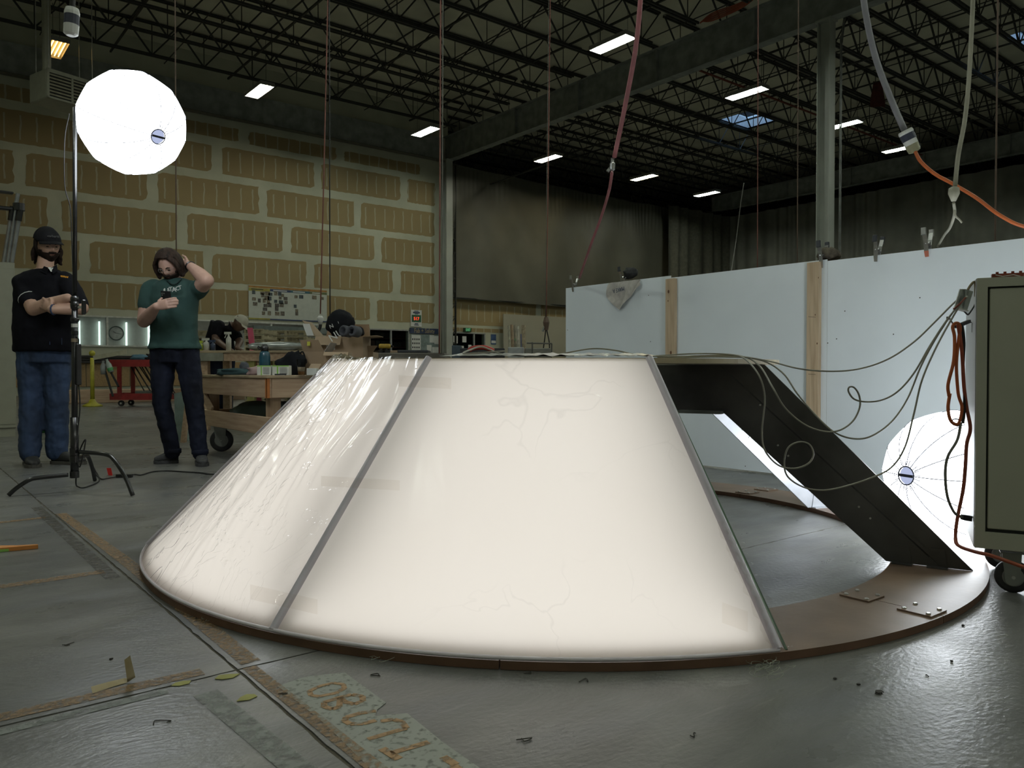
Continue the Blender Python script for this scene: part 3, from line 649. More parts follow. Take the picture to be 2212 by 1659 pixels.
# crinkled film over the panels
def wrinkle(a, v):
    p = az(a, 1.4, v*1.3); q = noise.noise(p*3.1)*.5 + noise.noise(p*V((7, 7, 2)).x*.0 + p*6.5)*.35
    return q
def filmpt(a0, a1, amp, u, v):
    a = a0 + (a1-a0)*u; p = az(a, 1.3, v)
    w1 = noise.noise(V((a*.06, v*2.0, 3)))*1.6; fan = (a + 119)*.018
    f = noise.noise(V((a*.42 + v*(5 + 6*fan) + w1*2.2, v*1.1, 1))) + .5*noise.noise(V((a*.9 + v*9 + w1*3, v*1.6, 7))) + .35*noise.noise(V((a*.22 - v*5 + w1, v*3.5, 4)))
    ridge = 1 - min(1, abs(noise.noise(V((a*.20 + v*6 + w1*2, v*1.0, 11))))*6)
    return conept(a, v, .010 + amp*(.9*f + .55*ridge))
MB().grid(lambda u, v: filmpt(-207, -119.5, .0065*(.2 + v*1.2), u, v), 420, 150).build('plastic_film', film, cone, smooth=True)
MB().grid(lambda u, v: filmpt(-119.0, -73.9, .0008, u, v), 230, 120).build('plastic_film', film2, cone, smooth=True)
# bunched film over the top edge
def topfilm(u, v):
    a = -205 + u*52; q = noise.noise(V((a*.35, v*3, 4)))
    return az(a, RT + .012 - v*.10 + .01*q, ZT + .004 + .012*math.sin(min(1, v*1.6)*math.pi) * (1+q*1.4) + .006*noise.noise(V((a, v*5, 2))))
MB().grid(topfilm, 160, 10).build('plastic_film', film, cone, smooth=True)
MB().grid(lambda u, v: az(-117 + u*46, RT - .01 - v*.14, ZT + .004 + .010*v + .006*noise.noise(V((u*26, v*4, 8)))), 120, 8).build('plastic_film', mat('cloudy_film', (.42, .42, .40), .3, spec=.6), cone, smooth=True)
tape = glass_material('packing_tape', (.965, .95, .93))
for x0, y0, x1, y1, hh in ((866, 830, 978, 836, 12), (700, 1046, 868, 1056, 11), (548, 1285, 692, 1318, 16), (1555, 1330, 1610, 1350, 22)):
    def tp(u, v):
        x = x0 + (x1-x0)*u; y = y0 + (y1-y0)*u + (v-.5)*2*hh
        # intersect the view line with the cone surface once, then keep it as real points on the panel
        lo, hi = 1.6, 3.4
        for _ in range(40):
            mD = (lo+hi)/2; p = aD(x, y, mD); rr = math.hypot((p-CC).dot(R), (p-CC).dot(F)); zz = p.z
            rc = R0 + (RT-R0)*(zz-.026)/(ZT-.032)
            if rr > rc: lo = mD
            else: hi = mD
        p = aD(x, y, lo); d = (p-CC); d.z = 0; d.normalize(); return p + d*.012 + UPZ*.012
    MB().grid(tp, 12, 3).build('tape_patch', tape, cone, smooth=True)
# top ring and ribs
A = [i*5 for i in range(72)]
mb = MB(); n = len(A)
for i in range(n):
    a, b = A[i], A[(i+1) % n]
    mb.add([az(a, RT, ZT-.004), az(b, RT, ZT-.004), az(b, .60, ZT-.004), az(a, .60, ZT-.004), az(a, RT, ZT-.022), az(b, RT, ZT-.022), az(b, .60, ZT-.022), az(a, .60, ZT-.022)],
           [(0, 1, 2, 3), (7, 6, 5, 4), (0, 4, 5, 1), (3, 2, 6, 7)])
mb.build('top_ring', mat('top_board', (.40, .34, .22), .6), cone)
def rib(a, m, full=True):
    ra = math.radians(a); u = R*math.cos(ra) + F*math.sin(ra); v = R*-math.sin(ra) + F*math.cos(ra); zt = ZT - .024
    out = [(.10, zt), (RT-.035, zt), (R0-.05, .024)]; inn = [(R1-.015, .024), (.80, .565), (.10, .565)]
    poly = [CC + u*r_ + UPZ*z for r_, z in out + inn]
    o = MB().prism([p - v*.004 for p in poly], v*.008).build('rib', m, cone)
    # pressed fold running down the middle of the sheet
    f0, f1 = CC + u*.78 + UPZ*zt, CC + u*1.585 + UPZ*.03
    for s in (-1, 1): MB().prism([f0 + v*s*.004, f1 + v*s*.004, f1 + v*s*.010 + u*.010, f0 + v*s*.010 + u*.010], u*.016).build('rib_fold', m, o)
    MB().prism([CC + u*.80 + UPZ*.560 - v*.05, CC + u*.62 + UPZ*.560 - v*.05, CC + u*.62 + UPZ*.560 + v*.05, CC + u*.80 + UPZ*.560 + v*.05], UPZ*.012).build('gusset_plate', steel, o)
    MB().bar(CC + u*.20 + UPZ*(zt+.002) - v*.006, CC + u*(RT-.04) + UPZ*(zt+.002) - v*.006, .01, .004).build('edge_trim', bolt, o)
    for r_ in (1.47, 1.585):
        c = CC + u*r_ + UPZ*.0235
        for s in (-1, 1):
            k = MB().prism([c + v*s*.005 - u*.032, c + v*s*.005 + u*.032, c + v*s*.005 + u*.022 + UPZ*.068, c + v*s*.005 - u*.022 + UPZ*.068], v*s*.003)
            k.prism([c + v*s*.005 - u*.034, c + v*s*.005 + u*.034, c + v*s*.040 + u*.034, c + v*s*.040 - u*.034], UPZ*.004)
            q = k.build('angle_bracket', m, o)
    for r_, z in ((1.02, .44), (1.06, .40), (1.32, .22), (1.36, .18), (.95, .60)):
        MB().lathe(CC + u*r_ + UPZ*z - v*.008, v, [(0, .004), (.016, .004)], 8).build('rivet', bolt, o)
    return o
for k, a in enumerate((-30.8, 17.2, 61, 106)): rib(a, ribm if k != 1 else lit_ribm)
for a in (-73.7, -119.1, -164.0, -209.0): rib(a - 1.2 if a != -73.7 else a, ribm)
# bundles of light inside
innerm = emat('led_backlight', (1, .975, .945), INNER_L); backing = mat('white_backing', (.7, .7, .68), .6)
for k in range(3):
    a1, a0 = SEAM[k] - 3, SEAM[k+1] + 3
    MB().grid(lambda u, v: az(a0 + (a1-a0)*u, 1.50 - .66*v, .032 + v*.69), 12, 4).build('led_panel', innerm, cone)
    MB().grid(lambda u, v: az(a1 - (a1-a0)*u, 1.485 - .66*v, .028 + v*.69), 12, 4).build('panel_backing', backing, cone)
for k in range(3):
    a1, a0 = SEAM[k] - 1.5, SEAM[k+1] + 1.5
    MB().grid(lambda u, v: az(a0 + (a1-a0)*u, 1.49 + .215*v, .0245 + .004*v), 12, 1).build('added_glow_strip', innerm, cone)  # added glowing band on the ring, brightens the lower edge of the panels
# ================================================================== LANTERNS
def lantern(c, r, axis, L, label, stand_dir, n=12):
    t = thing('lantern_light', label, 'light', c); ax = V(axis).normalized()
    a = ax.cross(UPZ).normalized(); b = ax.cross(a); mb = MB(); rows, segs = 22, n*4
    k0 = len(mb.v)
    th0 = .14
    for i in range(rows+1):
        th = th0 + (math.pi - th0 - .25)*i/rows
        for j in range(segs):
            ph = 2*math.pi*j/segs; f = (j % 4)/4; sag = 1 - .022*math.sin(math.pi*f)*1.0*math.sin(th)
            mb.v.append(c + (ax*math.cos(th)*.98 + (a*math.cos(ph) + b*math.sin(ph))*math.sin(th))*r*sag)
    for i in range(rows):
        for j in range(segs):
            j2 = (j+1) % segs; mb.f.append([i*segs+j, i*segs+j2, (i+1)*segs+j2, (i+1)*segs+j]); mb.m.append(0)
    mb.build('fabric_globe', emat('lantern_glow_%.1f' % L, (.90, .955, 1), L), t, smooth=True)
    wire = mat('seam_thread', (.05, .055, .075), .9)
    for j in range(n):
        ph = 2*math.pi*j/n; P = []
        for i in range(17):
            th = th0 + .02 + (math.pi - th0 - .4)*i/16; P.append(c + (ax*math.cos(th)*.98 + (a*math.cos(ph) + b*math.sin(ph))*math.sin(th))*r*1.003)
        MB().tube(P, .0021, 4).build('seam', wire, t)
    e = c + ax*r*math.cos(th0)*.98
    MB().tube([e + (a*math.cos(q) + b*math.sin(q))*r*math.sin(th0) for q in [i*math.pi/16 for i in range(32)]], .003, 6, closed=True).build('end_ring', wire, t)
    MB().lathe(e - ax*.008, ax, [(0, r*math.sin(th0)*.98), (.001, r*math.sin(th0)*.98)], 24).build('end_cloth', emat('dim_cloth_%.1f' % L, (.62, .70, 1), .72), t)
    MB().bar(e + a*r*math.sin(th0)*.9 + ax*.002, e - a*r*math.sin(th0)*.9 + ax*.002, .012, .002, up=ax).build('end_seam', wire, t)
    for j in range(20):
        q = 2*math.pi*j/20 + .1; d = a*math.cos(q) + b*math.sin(q); r1_ = r*math.sin(th0)
        MB().tube([e + d*r1_, c + (ax*math.cos(th0+.10)*.98 + d*math.sin(th0+.10))*r*1.004], .0019, 4).build('pleat', wire, t)
    h = c - ax*r*.94
    MB().lathe(h, -ax, [(0, .075), (.03, .085), (.05, .05), (.06, .055), (.20, .055), (.21, .04)], 18).build('lamp_head', mat('lamp_head_grey', (.20, .25, .25), .45), t)
    return t
c1_ = aD(286, 266, 4.75)
lantern(c1_, .306, R*.74 - UPZ*.42 - F*.50, BALL_L, 'round white lantern glowing high on the black stand', None)
c2_ = cw(.564*3.42, 3.42, .284)
lantern(c2_, .281, R*-.93 - F*.37 + UPZ*.03, BALL2_L, 'round white lantern glowing on the floor behind the sloping rib', None)
# black stand
blackm = mat('gloss_black_metal', (.012, .012, .013), .25, .0, var=.1, spec=.7)
pb = aD(161, 1028, 4.76); pt = aD(168, 238, 4.76); pt = V((pb.x, pb.y, 0)) + (pt - V((pb.x, pb.y, pt.z))) * .6; pt.z = 2.33
st = thing('light_stand', 'tall black turtle-base light stand in front of the two standing men', 'stand', (pb.x, pb.y, 0))
dz = (pt-pb)
MB().tube([pb, pb + dz*.16], .0235, 16).build('base_tube', blackm, st, smooth=True)
MB().tube([pb + dz*.02, pb + dz*.49], .0175, 16).build('column_tube', blackm, st, smooth=True)
MB().tube([pb + dz*.47, pb + dz], .0125, 14).build('riser_tube', blackm, st, smooth=True)
MB().tube([pb + dz*.995, c1_ + R*-.31 + UPZ*.02 + F*.12], .010, 8).build('tilt_arm', blackm, st)
for k, (p, h) in enumerate(((.42, .03), (.455, .045), (.475, .03))):
    q = pb + dz*p; MB().lathe(q, UPZ, [(0, .022), (h*.5, .025), (h, .022)], 16).build('collar', blackm, st, smooth=True)
q = pb + dz*.46; MB().bbox((-.012, -.012, -.045), (.012, .012, .045), .006, Matrix.Translation(q + R*.055)).build('clamp_knob', blackm, st); MB().bar(q, q + R*.05, .014).build('knob_shaft', bolt, st)
for p, cc in ((.405, lt), (.385, blackm), (.365, mat('tan_band', (.30, .24, .17), .6))): MB().lathe(pb + dz*p, UPZ, [(0, .0195), (.022, .0195)], 16).build('tape_band', cc, st)
for (px_, py_, z0) in ((18, 1073, .105), (287, 1073, .245), (205, 1040, .20)):
    ft = fl(px_, py_); hub = V((pb.x, pb.y, z0)); d = ft - hub; d.z = 0
    pts = [hub, hub + d*.45 + UPZ*0.0, hub + d*.68 - UPZ*.005, V((0, 0, 0)) + hub + d*.78 - UPZ*(z0*.30), ft + UPZ*.006]
    pp = [hub + d*.1] + spline([hub + d*.12, hub + d*.55 - UPZ*.006, hub + d*.70 - UPZ*z0*.16, ft + UPZ*z0*.45 - d*.12, ft + UPZ*.008], 6)
    MB().tube(pp, .0125, 10).build('leg', blackm, st, smooth=True)
    MB().lathe(hub - UPZ*.02, UPZ, [(0, .026), (.04, .026)], 14).build('leg_collar', blackm, st)
a = pb + dz*.36 + R*.028 - F*.01; 
t = thing('power_brick', 'long black power adapter hanging on the light stand', 'adapter', a)
MB().bbox((-.014, -.012, -.25), (.014, .012, .0), .004, Matrix.Translation(a)).build('brick', mat('matt_black_plastic', (.02, .02, .02), .6), t)
MB().tube(spline([a + V((0, 0, 0)), a + UPZ*.03, a + UPZ*.05 + R*-.02], 4), .004, 6).build('strap', blackm, t)
def cord(name, pts, r, m, label, cat='cable', n=6, group=None, sub=7):
    return single(MB().tube(spline(pts, sub), r, n), name, m, label, cat, group, smooth=True)
bc = mat('black_rubber_cable', (.012, .012, .012), .5)
g0 = pb
cord('power_cable', [a - UPZ*.25, a - UPZ*.4 + R*.005, a - UPZ*.62 - R*.02, a - UPZ*.75 + R*.0, g0 + R*.07 + UPZ*.22, g0 + R*.03 + UPZ*.14, fl(164, 1040, .06), fl(170, 1052, .012), fl(186, 1052, .006), fl(214, 1038, .006), fl(206, 1016, .006), fl(198, 1005, .02), fl(202, 1018, .006), fl(218, 1034, .006), fl(232, 1033, .006), fl(262, 1028, .008)], .0042, bc, 'thin black cable looping down the stand to the floor')
cord('extension_cable', [fl(262, 1028, .01), fl(290, 1025, .008), fl(305, 1026, .006), fl(330, 1019, .006), fl(360, 1017, .006), fl(395, 1019, .006), fl(430, 1021, .006), fl(470, 1024, .006), fl(540, 1010, .006)], .0052, bc, 'black extension cable running over the floor behind the cone')
q = fl(268, 1028, .012); single(MB().bar(q - R*.05, q + R*.055, .028, .022), 'cable_plug', bc, 'black plug joint lying between the stand legs', 'plug')
q = fl(234, 1028, .0); single(MB().prism([q + UPZ*.003, q + R*.028 + UPZ*.003, q + R*.018 + UPZ*.055, q - R*.012 + UPZ*.055], F*.004), 'red_tape_flag', mat('red_tape', (.55, .02, .015), .5), 'small red tape flag on the black cable by the stand', 'tape')
cord('lamp_cable', [aD(150, 245, 4.8), aD(140, 300, 4.8), aD(140, 400, 4.8), aD(152, 450, 4.8), aD(155, 520, 4.8), aD(158, 600, 4.79)], .003, bc, 'thin dark cable hanging beside the top of the stand')
# ================================================================== WHITE PANEL SCREEN ON THE RIGHT
XP = 4.89
pw = mat('white_melamine', (.80, .87, .92), .42, var=.035, scale=1.2); pe = mat('panel_core', (.16, .12, .08), .8)
def yat(x, yy=800): return aX(x, yy, XP).y
pan = [(yat(1222), yat(1449.5), 1.494, .02, 'left'), (yat(1449.5), yat(1786), 1.477, .012, 'middle'), (yat(1786), -.9, 1.466, .008, 'right')]
for k, (ya, yb, zt, z0, nm) in enumerate(pan):
    o = MB().box((XP, yb+.0005, z0), (XP+.012, ya-.0005, zt)); o.m = [1, 1, 1, 1, 1, 0]
    o = single(o, 'melamine_sheet', [pw, pe], ['leftmost white screen panel, with the printed rag clamped on top', 'middle white screen panel between the two timber studs', 'rightmost and nearest white screen panel, behind the grey cabinet'][k], 'panel', 'white screen panels')
pine = woodmat('pine_stud', (.42, .31, .20), (.60, .47, .32), 2, .7, 4)
for k, (xa, xb, yt) in enumerate(((1437, 1456, 603), (1742, 1768, 568))):
    ya, yb = aX(xa, 700, XP-.038).y, aX(xb, 700, XP-.038).y; zt = aX(xa, yt, XP-.038).z
    t = thing('timber_stud', ['pale timber stud with dark knots, on the left screen joint', 'pale timber stud nearest the camera, with pencil marks'][k], 'timber', (XP, ya, 0))
    o = MB().bbox((XP-.038, yb, .012), (XP-.001, ya, zt), .002).build('stud', pine, t)
    kn = mat('knot_brown', (.16, .08, .04), .8)
    for (kx, ky, s) in ([(1441, 630, 1), (1446, 762, 1.1), (1440, 650, .5)] if k == 0 else [(1758, 680, .4), (1762, 742, .5), (1765, 600, .35)]):
        c = aX(kx + 3, ky, XP-.0385); MB().ball(c, .0006, .009*s, .014*s, 10).build('knot', kn, o)
    if k == 1:
        for ky in (684, 808): a, b = aX(1746, ky, XP-.0386), aX(1762, ky+1, XP-.0386); MB().bar(a, b, .001, .0022).build('pencil_mark', dark_joint, o)
for (x, y) in ((1401, 638), (1405, 738), (1226, 713), (1825, 672), (1807, 732), (1788, 741), (1987, 643), (1930, 722), (1610, 1007)):
    c = aX(x, y, XP-.0006); MB().lathe(c, (-1, 0, 0), [(0, .004), (.001, .0035)], 8).build('screw_hole', dark_joint, None).name = 'screw_hole'
for o in [q for q in bpy.data.objects if q.name.startswith('screw_hole')]:
    best = min([q for q in bpy.data.objects if q.name.startswith('melamine_sheet')], key=lambda q: 0 if q.bound_box[0][1] + q.location.y <= o.data.vertices[0].co.y <= q.bound_box[6][1] + q.location.y else 1)
    o.data.transform(Matrix.Translation(-best.location)); o.parent = best
chrome = mat('bright_clamp_steel', (.55, .56, .56), .25, .9); grip = mat('dark_grip', (.03, .035, .04), .5); pad = mat('orange_pad', (.50, .16, .10), .6)
def clamp(x, y, label, tip=chrome, g2=chrome, lean=0, s=1.0):
    c = aX(x, y, XP+.006); c = V((XP+.006, c.y, c.z)); t = thing('spring_clamp', label, 'clamp', c, 'clamps along the top of the white screen')
    M = Matrix.Translation(c) @ Matrix.Rotation(lean, 4, 'X') @ Matrix.Scale(s, 4); w_ = .012
    for sd, m2 in ((-1, tip), (1, tip)):
        P = [(sd*.050, .115), (sd*.030, .055), (sd*.024, .030), (sd*.016, -.012), (sd*.0085, -.045)]
        mb = MB()
        for (a, za), (b, zb) in zip(P[:3], P[1:4]): mb.prism([M @ V((a, -w_, za)), M @ V((a, w_, za)), M @ V((b, w_, zb)), M @ V((b, -w_, zb))], V((sd*.003, 0, 0)))
        mb.build('clamp_arm', chrome, t)
        MB().prism([M @ V((P[3][0], -w_, P[3][1])), M @ V((P[3][0], w_, P[3][1])), M @ V((P[4][0], w_*.8, P[4][1])), M @ V((P[4][0], -w_*.8, P[4][1]))], V((sd*.005, 0, 0))).build('jaw', m2, t)
        MB().bbox((sd*.050-.006, -w_-.002, .075), (sd*.050+.006, w_+.002, .118), .003, M).build('grip', g2, t)
    MB().tube([M @ V((0, -.014, .030)), M @ V((0, .014, .030))], .011, 10).build('spring', chrome, t)
    MB().tube([M @ V((-.03, 0, .030)), M @ V((.03, 0, .030))], .003, 6).build('pivot_pin', chrome, t)
clamp(1240, 621, 'small silver clamp at the far left end of the screen', s=.9)
clamp(1346, 607, 'silver clamp pinning the printed rag to the left panel', g2=grip)
clamp(1777, 563, 'silver clamp with dark grips above the nearer timber stud', g2=grip, s=1.1)
clamp(1895, 550, 'silver clamp with one dark grip, second from the right', g2=grip, lean=.08)
clamp(2004, 538, 'silver clamp with an orange jaw pad, furthest right', tip=pad, lean=-.02, s=1.05)
ragm = mat('off_white_rag', (.52, .50, .46), .9, var=.08, scale=30)
a0, b0 = aX(1315, 606, XP-.004), aX(1384, 600, XP-.004)
def rag(u, v):
    y = a0.y + (b0.y-a0.y)*u; top = 1.494 - .002; L = .045 + .195*max(0, 1 - abs(u-.38)/.62)**1.0
    return (XP - .006 - .016*abs(math.sin(u*9 + v*3)) - .01*v, y + .03*(v)*(.4-u), top - L*v)
t = thing('printed_rag', 'white T-shirt rag with navy letters draped over the left panel', 'rag', (XP, a0.y, 1.2))
MB().grid(rag, 40, 20).build('cloth', ragm, t, smooth=True)
c = aX(1336, 626, XP-.035); text('rag_lettering', 'MAKE A', .05, frame(c, V((0, -1, .12)), V((0, .12, 1))) @ Matrix.Rotation(math.pi, 4, 'Z'), navy, t, .001, sx=.75)
def lump(name, c, sx, sy, sz, m, label, cat, seed=0, amp=.25, rot=None, fr=9):
    mb = MB().ball((0, 0, 0), 1, n=28); random.seed(seed)
    for i, p in enumerate(mb.v):
        q = 1 + amp*noise.noise(p*2.0 + V((seed, 0, 0))) + amp*.5*noise.noise(p*5 + V((0, seed, 0))); p2 = V((p.x*sx*q, p.y*sy*q, p.z*sz*q)); mb.v[i] = V(c) + (rot @ p2 if rot else p2)
    return single(mb, name, m, label, cat, smooth=True)
c = aX(1362, 590, XP+.05); lump('dark_bag', c, .04, .075, .045, mat('black_cloth', (.025, .027, .028), .8), 'black cloth bundle behind the clamp holding the printed rag', 'cloth', 3)
c = aX(1790, 551, XP+.05); lump('plaid_cloth', c, .05, .075, .05, mat('plaid_cloth', (.16, .14, .10), .9, dark=(.04, .03, .025), scale=18), 'checked brown cloth bunched at the top of the nearer stud', 'cloth', 5)
# ================================================================== ROLLING STEEL CABINET (right foreground)
olive = mat('olive_grey_enamel', (.42, .425, .34), .5, var=.03, scale=2, bump=.03, bscale=300); olived = mat('cabinet_gap', (.02, .02, .018), .8); olw = mat('lit_cabinet_side', (.45, .47, .48), .5, var=.03)
C0 = cw(1.545, 2.605, 0); ux = (R*1 - F*.5).normalized(); uy = (R*.5 + F*1).normalized()
KM = frame(C0, ux, uy)
def K(x, y, z): return KM @ V((x, y, z))
cab = thing('rolling_cabinet', 'grey green steel cabinet on casters at the right edge', 'cabinet', C0)
zb, zt, Wc, Dc = .150, 1.045, .80, .46
m4 = KM
MB().bbox((0, .004, zb), (Wc, Dc, zt), .004, m4).build('body', olive, cab)
mb = MB(); fw_ = .030
mb.box((0, -.012, zb), (fw_, .004, zt), m4).box((Wc-fw_, -.012, zb), (Wc, .004, zt), m4).box((fw_, -.012, zt-fw_), (Wc-fw_, .004, zt), m4).box((fw_, -.012, zb), (Wc-fw_, .004, zb+.055), m4)
mb.build('face_frame', olive, cab)
d = MB().bbox((fw_+.006, -.009, zb+.066), (Wc-fw_-.004, .001, zt-fw_-.006), .003, m4).build('door', olive, cab)
MB().box((fw_, -.002, zb+.055), (Wc-fw_, .0, zt-fw_), m4).build('door_gap', olived, cab)
MB().box((.30, -.03, .70), (.32, -.009, .80), m4).build('handle', chrome, d)
MB().box((-.002, .004, zb), (0, Dc, zt), m4).build('lit_side_skin', olw, cab)  # paler and bluer than the body: lantern light put into the side's colour
castm = mat('grey_caster_bracket', (.30, .31, .29), .45, .5); rub = mat('dark_grey_rubber', (.035, .035, .037), .6)
def caster(parent, c, r, w_, ax, fork_h, m=rub):
    a = V(ax).normalized(); f = a.cross(UPZ)
    k = MB().lathe(c - a*w_/2, a, [(0, r*.78), (w_*.12, r*.95), (w_*.3, r), (w_*.7, r), (w_*.88, r*.95), (w_, r*.78)], 28).build('caster', m, parent, smooth=True)
    MB().lathe(c - a*w_*.56, a, [(0, r*.55), (w_*.1, r*.62), (w_*1.0, r*.62), (w_*1.12, r*.55)], 20).build('hub', castm, k)
    mb = MB()
    for s in (-1, 1):
        q = c + a*s*w_*.72; mb.prism([q + f*r*.42 + UPZ*(fork_h), q - f*r*.62 + UPZ*(fork_h), q - f*r*.42 - UPZ*r*.30, q - f*r*.05 - UPZ*r*.50, q + f*r*.35 - UPZ*r*.30], a*s*.003)
    mb.prism([c - a*w_*.75 + f*r*.6 + UPZ*fork_h, c + a*w_*.75 + f*r*.6 + UPZ*fork_h, c + a*w_*.75 - f*r*.7 + UPZ*fork_h, c - a*w_*.75 - f*r*.7 + UPZ*fork_h], UPZ*.004)
    mb.build('fork', castm, k); MB().lathe(c - a*w_*.85, a, [(0, .006), (w_*1.7, .006)], 8).build('axle', bolt, k)
    MB().bbox((-.045, -.045, 0), (.045, .045, .006), .002, Matrix.Translation(c + UPZ*(fork_h+.012))).build('top_plate', castm, k)
for x, y in ((.115, .05), (.70, .05), (.115, .40), (.70, .40)):
    c = K(x, y, .054); caster(cab, c, .054, .03, uy, .078)
# items on the cabinet
def on_cab(name, x0, x1, y0, y1, z0, z1, m, label, cat, group=None):
    t = thing(name, label, cat, K(x0, y0, z0), group); MB().bbox((x0, y0, z0), (x1, y1, z1), .003, m4).build('body', m, t); return t
redp = mat('red_terminal_plastic', (.20, .035, .015), .5); 
for k, (x0, x1) in enumerate(((.045, .135), (.140, .23), (.236, .33))):
    t = thing('terminal_strip', ['red terminal strip at the front left corner of the cabinet top', 'second red terminal strip on the cabinet top', 'third red terminal strip, cut by the photo edge'][k], 'electrical part', K(x0, .03, zt), 'red strips on the cabinet')
    MB().box((x0, .03, zt), (x1, .06, zt+.016), m4).build('strip_body', redp, t)
    for q in range(4): MB().box((x0+.012+q*.022, .04, zt+.016), (x0+.02+q*.022, .05, zt+.023), m4).build('stud', redp, t)
    MB().tube([K(x0+.01, .029, zt+.012), K(x0+.03, .027, zt+.006), K(x0+.06, .029, zt+.010), K(x0+.08, .029, zt+.004)], .0015, 5).build('jumper_wire', bolt, t)
t = on_cab('beige_box', .23, .45, .16, .34, zt, zt+.085, olive, 'small grey green box standing on the cabinet top', 'box')
on_cab('terminal_block', .245, .30, .18, .22, zt+.086, zt+.10, redp, 'short red block on top of the small grey green box', 'electrical part')
def sl(u, v): return K(.228 - .045*v*v - .003, .17 + .15*u, zt + .088 - .086*v + .004*math.sin(u*9))
single(MB().grid(sl, 8, 8), 'plastic_sleeve', mat('white_sleeve', (.55, .56, .58), .4), 'white plastic sleeve leaning on the small grey green box', 'sleeve', smooth=True)
# driver, hook and cords on the side of the cabinet
drv = mat('extruded_aluminium', (.42, .46, .44), .35, .6)
a, b = aD(2090, 627, 2.62), aD(2077, 668, 2.62)
t = thing('led_driver', 'silver finned power driver hanging by the top of the cabinet', 'adapter', a)
for q in (-.011, -.004, .003): MB().bar(a + R*q, b + R*q, .006, .03).build('fin', drv, t)
MB().bar(b + (b-a).normalized()*.0, b + (b-a).normalized()*.004, .028, .034).build('end_cap', lt, t)
browncord = mat('tan_cord', (.22, .17, .09), .6); whitec = mat('white_flat_cable', (.50, .50, .46), .5); orangec = mat('orange_cord', (.55, .13, .03), .5); greyc = mat('warm_grey_cable', (.22, .21, .18), .55)
cord('driver_lead', [a - R*.0, aD(2096, 617, 2.63), aD(2104, 609, 2.64), aD(2107, 615, 2.64), aD(2107, 640, 2.66)], .0042, browncord, 'tan lead curving over the cabinet corner')
cord('driver_output_lead', [b + R*.004, aD(2087, 677, 2.63), aD(2092, 679, 2.64), aD(2102, 665, 2.66), aD(2107, 655, 2.68)], .0028, bc, 'short black lead under the silver driver')
hk = thing('wall_hook', 'black double arm hook on the side of the cabinet', 'hook', aD(2072, 705, 2.68))
MB().bar(aD(2047, 686, 2.66), aD(2060, 706, 2.70), .008).build('hook_arm', blackm, hk); MB().bar(aD(2064, 706, 2.70), aD(2094, 694, 2.74), .011).build('hook_arm', blackm, hk); MB().bar(aD(2058, 705, 2.70), aD(2070, 706, 2.70), .010).build('hook_base', blackm, hk)
MB().tube([aD(2094, 694, 2.74), aD(2100, 698, 2.75), aD(2100, 718, 2.75)], .0018, 5).build('hook_wire', blackm, hk)
D_ = 2.66
def pxs(lst, D=D_): return [aD(x, y, D + (q[0] if q else 0)) for x, y, *q in lst]
cord('extension_lead_cable', pxs([(2050, 856), (2048, 830), (2060, 780), (2062, 730), (2058, 706), (2066, 698), (2074, 706), (2070, 740), (2066, 790), (2070, 850), (2078, 880), (2072, 912), (2062, 916), (2052, 905), (2048, 880), (2052, 850)]), .0058, orangec, 'orange extension cord hanging in loops from the black hook')
cord('extension_lead_cable', pxs([(2070, 702), (2078, 760), (2082, 830), (2088, 880), (2096, 925), (2088, 960), (2085, 1010), (2080, 1060), (2068, 1120), (2064, 1160), (2070, 1178, -.04), (2100, 1190, -.12), (2140, 1200, -.2), (2175, 1212, -.26), (2230, 1232, -.3)]), .0062, mat('red_orange_cord', (.36, .08, .035), .5), 'long red orange cord running down past the balloon light and under the cabinet')
cord('extension_lead_cable', pxs([(2074, 700), (2078, 705), (2082, 740), (2080, 800), (2084, 860), (2080, 915)]), .0052, bc, 'dark cord doubled beside the orange loops on the hook')
cord('extension_lead_cable', pxs([(2076, 912), (2068, 950), (2048, 985), (2042, 1020), (2046, 1070), (2060, 1105), (2076, 1117)]), .0052, greyc, 'grey cord bowing in front of the balloon light to a black plug')
single(MB().bar(aD(2078, 1117, 2.66), aD(2097, 1120, 2.66), .018, .018), 'black_plug', bc, 'black plug at the end of the grey cord beside the balloon light', 'plug')
cord('cable_tie', pxs([(2060, 918), (2057, 908), (2066, 905), (2074, 910), (2070, 920), (2060, 918)]), .0022, blackm, 'black tie looped around the hanging cords', sub=4)
# cables across the cone top and down to the cabinet
fl_c = mat('pale_grey_speaker_cable', (.33, .32, .27), .45)
cord('lighting_cable', pxs([(1200, 768, .25), (1225, 762, .25), (1280, 753, .25), (1330, 757, .25), (1380, 767, .2), (1450, 770, .2), (1540, 768, .28), (1600, 770, .2), (1660, 780, .1), (1730, 797), (1800, 802), (1860, 796), (1920, 775), (1975, 738), (2020, 695), (2060, 655), (2092, 628)]), .0030, fl_c, 'upper flat cable sagging from the cone top to the cabinet')
cord('lighting_cable', pxs([(1400, 770, .3), (1500, 764, .3), (1580, 766, .25), (1610, 776, .1), (1640, 812), (1652, 860), (1646, 930), (1652, 972), (1680, 1004), (1715, 1012), (1745, 1002), (1757, 982), (1748, 960), (1725, 955), (1702, 968), (1694, 1000), (1702, 1030), (1735, 1052), (1775, 1059), (1820, 1052), (1880, 1033), (1925, 1010), (1955, 965), (1975, 890), (1992, 820), (2025, 745), (2070, 665), (2090, 640)], 2.60), .0030, fl_c, 'cable hanging in one large ring before the rib')
